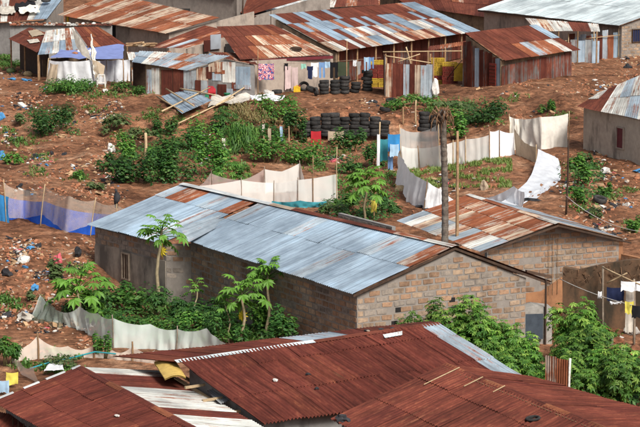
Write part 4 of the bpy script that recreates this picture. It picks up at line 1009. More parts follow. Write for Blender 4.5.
for i in range(5):
    q = G(5, 45.5); m_ = Vector((0, .2 + R.uniform(-.1, .1), .12 + i * .24)); lm2 = MB(); lm2.box(q + m_, Vector((.85, .02 * R.uniform(-3, 3), 0)), Vector((0, .3, 0)), Vector((0, 0, .1)))
    tag(lm2.build('timber_beam', 'wood', origin=q), 'brown timber beam at the left edge, %s of the stack of five' % ['lowest', 'second from bottom', 'middle', 'second from top', 'topmost'][i], 'timber')
# ------------------------------------------------------------------ net fences
fence('net_fence', 'long pale green net fence sagging below the block house shrubs', [(40, 295, 31, 316), (62, 312, 68, 326), (80, 306, 84, 331), (98, 313, 99, 341), (113, 318, 114, 348), (150, 324, 148, 349), (178, 329, 176, 351), (206, 328, 206, 356), (232, 345, 236, 362)], 'net_green', (4, 6), sag=.1, wave=.09, fold=.6)
fence('dark_net', 'bunched dark green net at the end of the pale green fence', [(41, 296, 30, 318), (52, 304, 52, 323), (63, 314, 63, 327)], 'net_dark', (), dy=-.25, wave=.15)
fence('beige_net_fence', 'low beige net fence round the little garden above the banded roof', [(33, 366, 39, 384), (19, 360, 20, 373), (11, 349, 12, 362), (37, 336, 38, 359), (68, 346, 67, 358), (94, 344, 94, 358), (112, 350, 112, 359), (133, 345, 133, 361), (155, 350, 155, 364)], 'net_beige', (2, 3, 5, 7), sag=.16, fold=.5, pr=.035, pm='wood')
t, tp, bt = fence('blue_tarp_fence', 'beige net fence hung over bright blue tarpaulin on the mound edge', [(3, 182, 6, 222), (24, 189, 24, 221), (46, 187, 41, 226), (70, 196, 66, 233), (95, 200, 89, 236), (116, 204, 116, 232), (134, 208, 134, 232)], 'net_veil', (0, 2, 4, 5), sag=.12, wave=.07, fold=.6, lifted=(.12, .1, .3, .02, .34, .1, .2), pm='wood_pale')
low = [lerp(0, 0, 0)]
tb = [b + Vector((0, .45, .0)) for b in bt]; tt2 = [b.lerp(q, .60) + Vector((0, .45, 0)) for b, q in zip(bt, tp)]
cloth('tarpaulin', tt2, [b + Vector((0, -.05, 0)) for b in tb], 'tarp_blue', t, 8, 4, .05, .03, seed=3, fold=.5)
gb = [G(x, y) for x, y in ((-8, 222), (9, 223))]; gt = [A(-8, 190, gb[0].y), A(9, 197, gb[1].y)]
tag(cloth('blue_tarpaulin', gt, [g - Vector((0, 0, .05)) for g in gb], 'tarp_sky', None, 8, 5, .1, .05, seed=8), 'sky blue tarpaulin hanging at the left edge beside the net fence', 'tarpaulin')
fence('pen_fence', 'pale net side of the pen behind the tin roof, nearest the roof', [(199, 186, 199, 204), (241, 180, 241, 205), (274, 183, 274, 205), (298, 180, 298, 205), (337, 174, 338, 204)], 'net_white', (1, 2, 3), sag=.03, pr=.02)
fence('pen_fence', 'brownish net side of the pen behind the tin roof', [(199, 186, 199, 203), (210.5, 173, 211, 192), (241, 180, 241, 194), (264, 169, 264, 192)], 'net_pink', (1, 3), sag=.08, pr=.02)
fence('pen_fence', 'cream net panel dipping between tall sticks at back of the pen', [(264, 169, 264, 193), (282, 171.5, 282, 192), (300, 163, 301, 191), (304, 178, 306, 193)], 'net_white', (0, 2), sag=.02, pr=.02)
fence('teal_skirt', 'teal strip of plastic along the foot of the pale net pen', [(272, 201, 272, 206), (300, 200.5, 300, 206), (326, 201, 326, 205)], 'tarp_teal', (), cat='plastic strip', dy=-.35, wave=.12, part='plastic')
# ring of white sheets round the bare garden on the right
fence('net_screen', 'tall grey draped net panel beside the blue cloths of the ring fence', [(399, 127, 401, 170), (418, 132, 420, 169), (439, 123, 441, 167)], 'net_grey', (0, 2), wave=.2, sag=.1, pm='wood_pale')
fence('grey_net_lower', 'low grey net stretched before the tall draped panel of the ring fence', [(402, 146, 402, 170), (418, 148, 419, 169), (441, 145, 441, 167)], 'net_white', (1,), wave=.08, dy=-.25, pm='wood')
fence('pale_ring_fence', 'pale net length of the ring fence behind the palm trunk', [(441, 144, 441, 167), (453, 142, 453, 164.5), (466, 139, 466, 163), (489, 135, 489, 159)], 'net_white', (1, 2), wave=.08, pm='wood_pale')
fence('bright_ring_fence', 'bright white cloth length at far side of the ring fence', [(489, 131, 489, 159), (499, 130, 499, 157), (514, 133, 515, 155)], 'sheet_bluewhite', (0, 1), wave=.08, pm='wood', part='cloth')
fence('tan_ring_cloth', 'tan sacking sagging from a post on the ring fence', [(514, 128, 515, 155), (524, 142, 525, 158), (537, 147, 537, 163)], 'sheet_tan', (2,), wave=.08, pm='wood_pale', part='cloth')
fence('white_screen', 'tall cream sheet screen hung from poles behind the ring fence', [(509, 116, 511, 150), (520, 119, 521, 150), (540, 117, 541, 149.5), (569, 113.5, 568, 147.5)], 'sheet_cream', (0, 3), wave=.22, sag=.05, pm='wood_pale', part='cloth')
def bez(pts, t):
    pts = [Vector((a, b, 0)) for a, b in pts]
    while len(pts) > 1: pts = [a.lerp(b, t) for a, b in zip(pts, pts[1:])]
    return pts[0]
vs = []; fs = []; ya_, yb_ = G(541, 166).y, G(518, 204).y
for j in range(25):
    t = j / 24; a, b = bez([(538, 149), (537, 176), (521, 190), (501, 202)], t), bez([(558, 158), (568, 186), (554, 200), (521, 208)], t); Yt = lerp(ya_, yb_, t)
    for i in range(13):
        u = i / 12; q = a.lerp(b, u); e = R.uniform(-.8, .8) if i == 12 else 0
        w_ = A(q.x + e, q.y + e * .6, Yt - .35 * math.sin(u * 2.6)) + Vector((0, .45 * noise.noise(Vector((u * 4.5 + t * 2, t * 1.6, 3))) + .26 * noise.noise(Vector((u * 9 + t * 5, t * 5, 8))), -.03 * abs(noise.noise(Vector((u * 6, t * 9, 5)))))); w_.z = max(w_.z, hgt(w_.x, w_.y) + .02); vs.append(w_)
for j in range(24):
    for i in range(12): k = j * 13 + i; fs.append((k, k + 1, k + 14, k + 13))
tag(mo('white_torn_sheet', vs, fs, 'sheet_swath', None, True, origin=G(530, 205)), 'large bright white torn sheet sweeping down the right of the ring fence', 'sheet')
fence('white_low_sheet', 'low peaked white sheet behind the rusty ridge at front of the ring', [(487, 198, 486, 201), (514, 186, 512, 203), (524, 192, 524, 208)], 'sheet_white', (), wave=.12, part='cloth')
fence('white_front_sheet', 'white sheet sagging round a stake left of the palm trunk', [(399, 152, 397, 178), (411, 172, 406, 201), (428, 182, 424, 210), (441, 189, 439, 210), (456, 201, 455, 208)], 'sheet_white', (2,), wave=.16, sag=.05, ragged=.06, pm='wood', part='cloth')
for i, (p0, p1, y0_, y1_, mt, lb) in enumerate(((380, 388, 139, 162, 'tarp_teal', 'teal cloth hanging on the corner post of the ring fence'), (388, 400, 134, 152, 'tarp_sky', 'blue cloth hung topmost beside the grey net panel'), (390, 399, 144, 157, 'cloth_light_blue', 'pale blue striped towel hanging below the blue cloth'), (388, 393, 156, 172, 'cloth_denim', 'blue jeans leg hanging lowest beside the grey net panel'))):
    g = G((p0 + p1) / 2, 170); hang('hanging_cloth', lb, 'cloth', p0, p1, y0_, y1_, g.y - .1 * i, mt, 'cloths by the ring fence')
g = G(379, 171); pole('corner_post', g - Vector((0, 0, .1)), A(380, 122, g.y), .04, 'wood_pale'); tag(bpy.data.objects['corner_post'], 'pale leaning corner post with a white rag beside teal cloth', 'post')
hang('white_rag', 'white rag wound down the leaning corner post', 'cloth', 377, 380, 134, 168, g.y - .1, 'sheet_white')
# ------------------------------------------------------------------ palm trunk
pb = A(443, 245, 86); pb.z = -.1; pt = A(442, 111, 86)
PT = thing('palm_tree', 'tall bare palm trunk with withered crown rising behind the block house', 'tree', pb)
m = MB(); pts = []; rs = []; n_ = 64
for i in range(n_ + 1):
    t = i / n_; pts.append(pb.lerp(pt, t) + Vector((.10 * math.sin(t * 3), 0, 0))); rs.append(lerp(.13, .105, t) * (1.0 + (.07 if i % 2 else -.05)) * (1.12 if t > .9 else 1))
m.tube(pts, rs, 12); m.m = [1 if (k // 12) % 3 == 1 else 0 for k in range(len(m.f))]; m.build('trunk', None, PT, True, mats=['palm_bark', 'palm_scar'])
for i in range(16):
    a = i * 2.4; q = pt + Vector((0, 0, -.05 - .03 * i)); L_ = R.uniform(.3, .6); o = Vector((math.cos(a), math.sin(a), 0))
    m = MB(); ps = [q + o * .1, q + o * (.1 + L_ * .35) + Vector((0, 0, .22)), q + o * (.1 + L_ * .55) + Vector((0, 0, .02)), q + o * (.1 + L_ * .62) + Vector((0, 0, -.12 - R.random() * .2))]
    m.tube(ps, [.05, .035, .03, .012], 5); m.build('frond_stub', 'dry_frond', PT, True)
g_ = A(456.5, 240, 88); g_.z = hgt(g_.x, g_.y)
tag(pole('tall_post', g_ - Vector((0, 0, .1)), A(457.5, 131, 88), .075, 'wood', bend=.06, r2=.045), 'tall thin brown wooden post right beside the palm trunk', 'post')
# ------------------------------------------------------------------ plants
def palmate(mb, c, x, n, size, lobes=7, droop=.25, width=.17, spread_=2.35):
    y = n.cross(x); i0 = len(mb.v); mb.v.append(c)
    for k in range(lobes):
        t = spread_ * (2 * k / (lobes - 1) - 1); d = x * math.cos(t) + y * math.sin(t); L = size * (1 - .38 * abs(t) / spread_)
        s = n.cross(d); m_ = c + d * (L * .55) - n * (droop * L * .25); tip = c + d * L - n * (droop * L)
        j = len(mb.v); mb.v += [m_ - s * (L * width), tip, m_ + s * (L * width)]
        mb.f.append((i0, j, j + 1, j + 2)); mb.m.append(0)
def papaya_mesh(seed, size, pet, mat, rise):
    mb = MB(); r = random.Random(seed)
    c = Vector((pet, 0, rise)); x = Vector((1, 0, -.35)).normalized(); n = Vector((.35, r.uniform(-.2, .2), 1)); n = (n - x * n.dot(x)).normalized()
    palmate(mb, c, x, n, size, 9, .45, .21, 2.7)
    mb.tube([Vector((0, 0, 0)), Vector((pet * .55, 0, rise * .75)), c], [.016, .012, .009], 4)
    me = bpy.data.meshes.new('leaf'); me.from_pydata([tuple(v) for v in mb.v], [], mb.f); me.materials.append(M[mat]); return me
PL = [papaya_mesh(i, .27 + .05 * (i % 3), .55 + .12 * (i % 2), 'leaf_papaya', [.28, .12, .0, .2, -.12][i]) for i in range(5)]
PLY = papaya_mesh(9, .34, .5, 'leaf_yellow', -.35)
def papaya(base, top, label, n=22, scale=1., yellow=0, tr=.06, heads=1):
    t = thing('papaya_tree', label, 'tree', base, 'papaya trees'); m = MB(); H = (top - base)
    pts = [base - Vector((0, 0, .1))] + [base + H * (i / 6) + Vector((.06 * math.sin(i * 1.3 + base.x), .04 * math.cos(i), 0)) for i in range(1, 7)]
    m.tube(pts, [lerp(tr, tr * .6, i / 6) for i in range(7)], 7); m.build('trunk', 'papaya_bark', t, True)
    tip = pts[-1]
    for i in range(n):
        a = i * 2.399 + R.uniform(-.25, .25); f = i / n; tilt = lerp(-.75, .35, f) + R.uniform(-.12, .12); s = scale * R.uniform(.8, 1.12) * lerp(.8, 1.05, f)
        mw = Matrix.Translation(tip - Vector((0, 0, f * .3 * scale))) @ Matrix.Rotation(a, 4, 'Z') @ Matrix.Rotation(tilt, 4, 'Y') @ Matrix.Diagonal((s, s, s, 1))
        inst('leaf', PL[i % 5], t, mw)
    for i in range(yellow):
        mw = Matrix.Translation(tip - Vector((0, 0, .3 * scale))) @ Matrix.Rotation(-2.1 + i * .7, 4, 'Z') @ Matrix.Rotation(1.0, 4, 'Y') @ Matrix.Diagonal((scale * .7, scale * .7, scale * .7, 1))
        tag(inst('leaf', PLY, t, mw), 'withered yellow leaf')
    return t
def pap(bx, by, tx, ty, *a, **k):
    b = G(bx, by); papaya(b, A(tx, ty, b.y), *a, **k)
pap(157, 317, 160, 229, 'papaya tree standing before the plastered annex with one yellow leaf', 30, 1.05, 1, .075)
pap(243, 345, 243, 291, 'papaya tree with slanting leaves before the long block wall, middle of three', 30, 1.1, 1, .06)
pap(230, 344, 227, 305, 'smallest papaya sapling before the long block wall, left of its neighbours', 12, .55, 0, .035)
pap(267, 338, 269, 272, 'papaya tree reaching over the eave of the long block wall', 30, 1.1, 0, .06)
pap(365, 222, 366, 180, 'broad papaya tree beside the net pen above the tin roof', 44, 1.25, 0, .06)
g_ = G(374, 222); tag(pole('stake', g_ - Vector((0, 0, .1)), A(374, 203, g_.y), .035, 'wood'), 'stake carrying the yellow cloth under the broad papaya', 'stake'); hang('yellow_rag', 'yellow cloth hung on a stake right of the broad papaya trunk', 'cloth', 371, 377, 200, 212, g_.y - .08, 'cloth_yellow', None, .12)
pap(78, 322, 79, 286, 'wide low papaya tree at the mound beside the pale green fence', 40, 1.4, 0, .06)
pap(195, 322, 196, 286, 'slender young papaya standing in the step of the block house', 12, .6, 0, .035)
def leafy(label, px, py, wpx, hpx, mat='leaf_dark', style='oval', dens=1., leaf=.13, name='bush', cat='bush', group=None, stems=4, dry=0):
    b = G(px, py); k = ppm(b); w_, h_ = wpx / k, hpx / k; dp = min(w_, 2.6) * .8
    t = thing(name, label, cat, b, group); mb = MB(); r = random.Random(int(px * 7 + py * 13))
    lob = []
    for i in range(max(5, int(w_ * 4.5))):
        x = r.uniform(-.40, .40) * w_; y = r.uniform(-.35, .35) * dp; z = h_ * r.uniform(.3, .85) * (1 - .45 * (2 * x / w_) ** 2)
        lob.append((Vector((x, y, z)), Vector((w_ * r.uniform(.14, .26), dp * r.uniform(.16, .28), h_ * r.uniform(.24, .38)))))
    cnt = int(dens * 330 * (w_ * h_ + .2) * (.13 / leaf) ** 1.6); cnt = max(90, min(cnt, 5200))
    for i in range(cnt):
        c, e = r.choice(lob); d = Vector((r.gauss(0, 1), r.gauss(0, 1), r.gauss(0, 1))).normalized(); rad = r.uniform(.45, 1.08) ** .7
        q = c + Vector((d.x * e.x, d.y * e.y, d.z * e.z)) * rad; x_, y_ = b.x + q.x, b.y + q.y
        g_ = b.z + (hgt(x_, y_) - b.z) * .8; p = Vector((x_, y_, max(g_ + .03, g_ + q.z)))
        n = (d * .7 + Vector((r.uniform(-.4, .4), r.uniform(-.5, .3), 1.0))).normalized(); x = Vector((r.uniform(-1, 1), r.uniform(-1, 1), r.uniform(-.5, .1))); x = (x - n * x.dot(n)).normalized()
        s = leaf * r.uniform(.65, 1.25)
        if style == 'palmate': palmate(mb, p, x, n, s * 1.1, 6, .35, .22)
        elif style == 'blade':
            L = s * 4; y2 = n.cross(x) * s * .12; o = Vector((x.x, x.y, .0)) * L * .5; top = p + o * .6 + Vector((0, 0, L * .22)); tip = p + o * 1.4 - Vector((0, 0, L * .35)); i0 = len(mb.v)
            mb.v += [p - y2, p + y2, top + y2, top - y2, tip]; mb.f += [(i0, i0 + 1, i0 + 2, i0 + 3), (i0 + 3, i0 + 2, i0 + 4)]; mb.m += [0, 0]
        else:
            y2 = n.cross(x); i0 = len(mb.v); mb.v += [p - x * s * .6, p + y2 * s * .34 + n * s * .07, p + x * s * .7, p - y2 * s * .34 + n * s * .07]
            mb.f += [(i0, i0 + 1, i0 + 2), (i0, i0 + 2, i0 + 3)]; mb.m += [0, 0]
    mb.build('foliage', mat, t, False)
    for i in range(stems):
        c, e = lob[i % len(lob)]; m = MB(); q = b + Vector((c.x * .5, c.y * .5, -.08)); m.tube([q, b + Vector((c.x * .8, c.y * .8, c.z * .6)), b + c], [.028, .02, .01], 5); m.build('stem', 'stem', t, True)
    return t
B_ = [
 ('round bush on the red slope near the left edge', 55, 134, 44, 21, 'leaf_dark'), ('scrubby bush above the rubbish chute on the red slope', 114, 130, 34, 15, 'leaf_dull'),
 ('leafy weeds in front of the white cloth fence', 68, 93, 50, 13, 'leaf_mid'), ('smaller weeds below the white cloth near the open doorway', 128, 93, 34, 10, 'leaf_mid'),
 ('spreading bush at the foot of the slope beside the white litter', 137, 183, 58, 27, 'leaf_dark'), ('upright bush behind the pale post on the slope', 128, 163, 24, 28, 'leaf_mid'),
 ('tall dense dark bush in the thicket below the tilted tin panel', 170, 183, 52, 46, 'leaf_dark'), ('bright dense bush in the thicket, next to the tall dark one', 206, 176, 42, 46, 'leaf_mid'),
 ('low bush at the right foot of the thicket behind the net pen', 230, 182, 36, 20, 'leaf_mid'), ('bush under the torn white sheet on the ledge', 224, 136, 30, 24, 'leaf_dark'),
 ('low bush between drooping grass and the net pen', 268, 162, 46, 20, 'leaf_mid'), ('creeper spilling over the ledge below the patterned cloth', 278, 117, 46, 14, 'leaf_mid'),
 ('scrub behind the net pen sticks', 305, 165, 44, 20, 'leaf_mid'), ('bush growing under the left columns of the tyre wall', 350, 150, 34, 20, 'leaf_dark'),
 ('bush at the corner of tyre wall and blue cloths', 372, 166, 26, 16, 'leaf_dark'), ('bush between grey net panel and palm top', 457, 138, 28, 22, 'leaf_mid'), ('dark bush on the bank above the ring fence', 486, 122, 44, 15, 'leaf_dark'),
 ('small bush on the bank above the cream screen', 543, 113, 24, 10, 'leaf_mid'), ('weeds below the upright sheet enclosure', 412, 105, 56, 10, 'leaf_mid'), ('bush left of the tyre wall on the bank', 296, 140, 26, 22, 'leaf_dark'),
 ('leafy weed right of the torn white sheet', 578, 184, 24, 24, 'leaf_mid'), ('weed on the rubble below the edge house', 584, 165, 18, 12, 'leaf_dull'), ('weed at the foot of the dark leaning post', 576, 203, 22, 14, 'leaf_mid'),
 ('low bush under the window of the plastered annex', 132, 313, 46, 22, 'leaf_mid'), ('bush at the foot of the tall papaya trunk', 165, 322, 44, 28, 'leaf_dark'), ('bush left of the annex under the wide papaya', 108, 305, 38, 22, 'leaf_mid'),
 ('dark bush in the step of the block house', 208, 330, 46, 30, 'leaf_dark'), ('bright bush between papaya trunks by the long wall', 252, 335, 46, 36, 'leaf_mid'), ('dark bush at the near end of the long block wall', 284, 350, 40, 34, 'leaf_dark'),
 ('bush close behind the pale green fence top', 188, 333, 40, 18, 'leaf_mid'), ('weeds behind the rust roof below the block corner', 318, 358, 34, 20, 'leaf_mid'),
 ('creeper on the beige net fence post of the little garden', 103, 358, 20, 24, 'leaf_mid'), ('garden weeds inside the beige net fence', 58, 368, 50, 10, 'leaf_dull'), ('thick grass at the left edge beside the garden', 4, 366, 36, 24, 'leaf_mid'),
 ('small bush on the far right earth behind the clay house', 634, 233, 16, 12, 'leaf_mid'), ('weed by the stepping stones on the rubble slope', 607, 196, 16, 9, 'leaf_mid'), ('weed tuft on the stony slope above the clay house', 598, 218, 18, 9, 'leaf_dull'),
 ('low weeds along the foot of the enclosure path', 455, 107, 40, 7, 'leaf_dull'), ('green patch on the earth below the maroon roofed shed', 26, 66, 46, 6, 'grass'), ('shrub behind the far roofs at the top edge', 477, 8, 18, 12, 'leaf_mid'),
 ('green bush in the gap left of the white roof', 486, 7, 14, 10, 'leaf_mid'), ('scrub on the slope under the thicket post', 150, 165, 20, 18, 'leaf_mid'), ('weed clump at the rubbish heap above the blue fence', 97, 190, 22, 8, 'leaf_dull'), ('weed clump on the bare slope above the net fence', 80, 178, 16, 7, 'leaf_mid'),
 ('weed clump among litter on the left mound', 35, 300, 18, 9, 'leaf_dull'), ('bush on the mound behind the wide papaya', 50, 278, 30, 16, 'leaf_dull')]
B_ = [(a, b, c, d, e * 1.2, f) for a, b, c, d, e, f in B_]
B_ += [('bush in the thicket under the pale ledge pole', 190, 150, 40, 22, 'leaf_dark'), ('dark bush at the thicket edge left of the pale post', 112, 172, 30, 20, 'leaf_dark'),
 ('bush among ledge stakes', 262, 138, 40, 16, 'leaf_dark'), ('bush under the low papaya leaves', 85, 318, 50, 20, 'leaf_dark'), ('weeds right of the papaya trunk by the annex', 185, 322, 34, 20, 'leaf_mid'), ('bush filling the foot of the long wall', 226, 344, 44, 36, 'leaf_dark'),
 ('weeds along the pale green fence', 140, 330, 60, 14, 'leaf_mid'), ('weeds beyond the pale green fence end', 215, 345, 50, 16, 'leaf_mid'), ('scrub at the foot of the gable wall', 412, 366, 30, 44, 'leaf_mid'), ('bush left of broad papaya', 345, 210, 30, 18, 'leaf_mid'), ('bush right of broad papaya', 385, 212, 26, 16, 'leaf_dark'), ('weeds at the pen foot', 330, 214, 30, 9, 'leaf_dull'),
 ('dark scrub beside the tilted tin hatch', 165, 135, 26, 22, 'leaf_dark'), ('bush on slope above the thicket post', 140, 140, 30, 14, 'leaf_dull'), ('weeds on the left slope above the fence corner', 15, 165, 24, 14, 'leaf_mid'), ('weeds behind the rag heap on the left slope', 22, 125, 20, 12, 'leaf_dull'), ('bush under the cloths at the ring corner', 350, 175, 30, 14, 'leaf_dark')]
for lb, px, py, w_, h_, mt in B_:
    k_ = (px * 7 + py * 3) % 5; big = k_ == 1 and w_ > 24
    leafy(lb, px, py, w_, h_ * (1.25 if k_ == 2 else 1), mt, 'palmate' if big else 'oval', .5 if big else 1.25, .17 if big else (.10 + .05 * (k_ == 3)) if py > 280 else (.15 + .04 * (k_ == 3)), group='scrub on the slopes')
leafy('drooping grass clump hanging over the ledge beside the thicket', 246, 153, 34, 38, 'leaf_mid', 'blade', 1.6, .17, 'grass_clump', 'grass clump', stems=0)
leafy('straw coloured grass trailing over the ledge above the bush', 255, 118, 50, 12, 'dry_grass', 'blade', 1.2, .15, 'dry_grass_clump', 'grass clump', stems=0)
CS = (('cassava shrub against the gable wall, nearest the silver roof strip', 434, 368, 64, 74), ('cassava shrub before the gable wall, second from its left end', 460, 371, 70, 76), ('cassava shrub before the gable wall, third from its left end', 484, 373, 70, 66), ('cassava shrub at the right end of the gable wall', 506, 376, 60, 56), ('low cassava shrub in front of the washroom door', 522, 384, 46, 48), ('cassava shrub tucked under the edge of the silver roof strip', 494, 384, 60, 50), ('small cassava shrub above the end of the silver strip', 516, 394, 50, 44),
        ('tall cassava shrub right of the washroom door', 572, 366, 72, 66), ('cassava shrub in front of the mud yard wall', 592, 360, 40, 38), ('broad cassava shrub by the corner of the streaked roof', 598, 404, 92, 62), ('cassava shrub at the right edge above the streaked roof', 634, 408, 66, 60), ('low cassava shrub beside stones in the yard', 620, 380, 46, 26), ('cassava shrub behind the rusty sheets', 584, 386, 66, 56), ('cassava shrub near the white stone', 612, 398, 70, 56))
for lb, px, py, w_, h_ in CS:
    leafy(lb, px, py, w_, h_, 'leaf_cassava', 'palmate', .72, .155, 'cassava_shrub', 'shrub', 'cassava shrubs', 6)
leafy('little cassava sprout leaning over the upright rusty sheets', 550, 402, 32, 44, 'leaf_cassava', 'palmate', .6, .15, 'cassava_shrub', 'shrub', 'cassava shrubs', 3)
# ------------------------------------------------------------------ tyres
bm = bmesh.new(); prof = [(-.09, .20), (-.105, .235), (-.10, .285), (-.075, .305), (0, .31), (.075, .305), (.10, .285), (.105, .235), (.09, .20), (.06, .185), (-.06, .185)]
nn = 22; ring = []
for j in range(nn):
    t = 2 * math.pi * j / nn; ring.append([bm.verts.new((r_ * math.cos(t), r_ * math.sin(t), h_)) for h_, r_ in prof])
for j in range(nn):
    a, b = ring[j], ring[(j + 1) % nn]
    for i in range(len(prof)): k = (i + 1) % len(prof); bm.faces.new((a[i], b[i], b[k], a[k]))
bmesh.ops.recalc_face_normals(bm, faces=bm.faces); TY = bpy.data.meshes.new('tyre'); bm.to_mesh(TY); bm.free(); TY.materials.append(M['tyre']); TY.polygons.foreach_set('use_smooth', [True] * len(TY.polygons))
ORD = ['first', 'second', 'third', 'fourth', 'fifth', 'sixth', 'seventh', 'eighth', 'ninth', 'tenth', 'eleventh']
def tyre(p, label, rx=0., rz=0., group=None, s=1.):
    mw = Matrix.Translation(p) @ Matrix.Rotation(rz, 4, 'Z') @ Matrix.Rotation(rx, 4, 'X') @ Matrix.Diagonal((s, s, s, 1))
    return tag(inst('tyre', TY, None, mw), label, 'tyre', group)
def stack(px, py, n, where, group, Y=None, sc=1.):
    b = G(px, py) if Y is None else A(px, py, Y)
    for i in range(n):
        lb = ('black tyre, ' + ('lowest' if i == 0 else 'topmost' if i == n - 1 else ORD[i] + ' from the bottom') + ' ' + where) if n > 1 else 'black tyre ' + where
        tyre(b + Vector((R.uniform(-.06, .06), R.uniform(-.06, .06), .11 * sc + .205 * sc * i)), lb, R.uniform(-.09, .09), R.uniform(0, 6), group, sc * R.uniform(.88, 1.05))
    return b
for i, (px, py, n) in enumerate(((323.5, 94, 4), (334.5, 94, 4), (344.5, 93.5, 5), (355, 92.5, 3), (367, 91, 6))):
    stack(px, py, n, 'of the %s free stack below the laundry' % ['leftmost', 'second', 'third', 'fourth', 'rightmost'][i], 'tyre stacks below the laundry')
cols = [(306, 4), (316, 5), (325.5, 6), (335, 6), (345, 5), (355, 6), (364.5, 6), (374.5, 5), (384, 4), (424, 5), (434, 4)]
yb = G(345, 136).y - .1
for i, (px, n) in enumerate(cols):
    Yc = yb if i < 9 else yb - 1.2
    stack(px, 136 if i < 9 else 131, n, 'of %s column in the bank tyre wall' % ORD[i], 'tyre retaining wall', Yc, 1.0)
for i, (px, py, rx, lb) in enumerate(((304, 91, 1.0, 'black tyre leaning on another by the pale curtains'), (311, 92, .35, 'black tyre supporting the leaning one by the pale curtains'), (316, 96.5, 1.4, 'small black tyre standing before the leftmost free stack'), (274, 99.5, 0, 'lower of two black tyres lying beside the bundle'), (279, 99, .1, 'black tyre overlapping another beside the bundle, on its right'), (277, 97, .05, 'upper black tyre lying on the pair beside the bundle'), (391, 103, .2, 'half buried tyre at the foot of upright sheet enclosure'), (600, 203, .3, 'tyre half buried at the foot of stepping stones'), (385, 112, .2, 'tyre lying alone on the bank above the tyre wall end'))):
    p = G(px, py); tyre(p + Vector((0, 0, .1 + .2 * abs(math.sin(rx)) + (.2 if 'upper' in lb else 0))), lb, rx, i, None, .8 if 'small' in lb else 1)
lathe('inner_tube', 'black rubber ring lying on the streaked rust roof', 'ring', [(0, .15), (.03, .19), (.06, .17), (.07, .15), (.06, .13), (.03, .12), (0, .15)], tin_z(533, 421, K0, K1, L0) + Vector((0, 0, .03)), (K1 - K0).cross(L0 - K0) * -1, 'tyre')
# ------------------------------------------------------------------ laundry and things on the terrace
LY = G(300, 92).y
line('clothes_line', 'clothes line carrying laundry before the plastered house', 'clothes line', A(283, 63.5, LY), A(381, 57.5, LY), .01, 'wood_grey', .06)
for (p0, p1, y0_, y1_, mt, nm, lb) in ((258, 274, 63.5, 80, 'cloth_pattern', 'patterned_cloth', 'red, white and blue patterned cloth hung on the grey plastered wall'), (285, 291, 66, 90, 'cloth_pink', 'pale_curtain', 'pale pink curtain hanging to the ground, left one of two'), (291.5, 298, 67, 90, 'cloth_pink', 'pale_curtain', 'pale pink curtain hanging to the ground, right one of two'), (284.5, 288, 63, 70, 'cloth_black', 'dark_vest', 'small dark vest above the pale pink curtains'),
        (301, 306, 63.5, 69, 'cloth_mint', 'mint_cloth', 'mint green cloth alone on the clothes line'), (307, 313, 66, 79, 'cloth_navy', 'navy_shirt', 'navy shirt between mint cloth and white shirt'), (311, 318.5, 62.5, 77, 'sheet_white', 'white_shirt', 'white shirt beside the navy shirt on the line'), (319, 325, 62, 78, 'cloth_denim', 'denim_trousers', 'dark denim trousers right of the white shirt'), (325, 330, 61.5, 68, 'cloth_light_blue', 'blue_cloth', 'small light blue cloth between denim and black trousers'),
        (330, 338, 62, 78, 'cloth_black', 'black_trousers', 'black trousers on the clothes line above the tyres'), (338, 349, 61.5, 77, 'cloth_olive', 'olive_blanket', 'dark olive blanket on the clothes line above the tyres'), (353, 356.5, 60, 66, 'sheet_white', 'white_sock', 'small white cloth right of the olive blanket'), (357, 361, 61, 75, 'cloth_grey', 'grey_shirt', 'grey shirt hanging by the tall tyre stack'), (364, 369, 57, 71, 'cloth_light_blue', 'jeans', 'light blue jeans leg over the tall tyre stack, left leg'), (369, 374, 57, 69, 'cloth_denim', 'jeans', 'blue jeans over the tall tyre stack, darker right one')):
    hang(nm, lb, 'laundry', p0, p1, y0_, y1_, LY - .05 if p0 > 280 else fA.y - .3, mt, 'laundry before the plastered house', form='trousers' if 'trousers' in nm or 'jeans' in nm else 'shirt' if 'shirt' in nm else None)
for px, py, yt, r_, mt, lb in ((347, 93, 41, .035, 'wood', 'brown wooden pole rising before the striped roof eave'), (258, 98, 49, .03, 'wood', 'thin pole at the corner of the plastered house'), (57, 76, 29, .04, 'wood_pale', 'slim pale pole before the blue tarpaulin'), (25, 68, 38, .04, 'wood_pale', 'slim pole standing alone on the grass at left'), (145.5, 160, 133, .09, 'wood_pale', 'thick pale post standing in the slope thicket'), (566, 215, 140, .045, 'wood_dark', 'dark leaning post beside the torn white sheet'), (413, 62, 30, .10, 'maroon', 'maroon pipe rising before the striped roof eave'), (243, 45, -4, .07, 'wood_dark', 'dark utility pole above the tan roof'), (271, 50, 9, .03, 'wood_dark', 'thin dark pole at the striped roof corner'), (313, 205, 155, .025, 'wood', 'thin stick in the scrub behind the net pen'), (337, 205, 147, .025, 'wood_pale', 'thin pale stick left of the broad papaya'), (403, 125, 107, .05, 'wood', 'stake above the grey net panel, taller of two'), (416, 125, 100, .05, 'wood_pale', 'pale stake behind the grey net panel')):
    g = G(px, py); o = pole('pole', g - Vector((0, 0, .1)), A(px + (2.5 if px == 566 else 0), yt, g.y), r_, mt); tag(o, lb, 'pole')
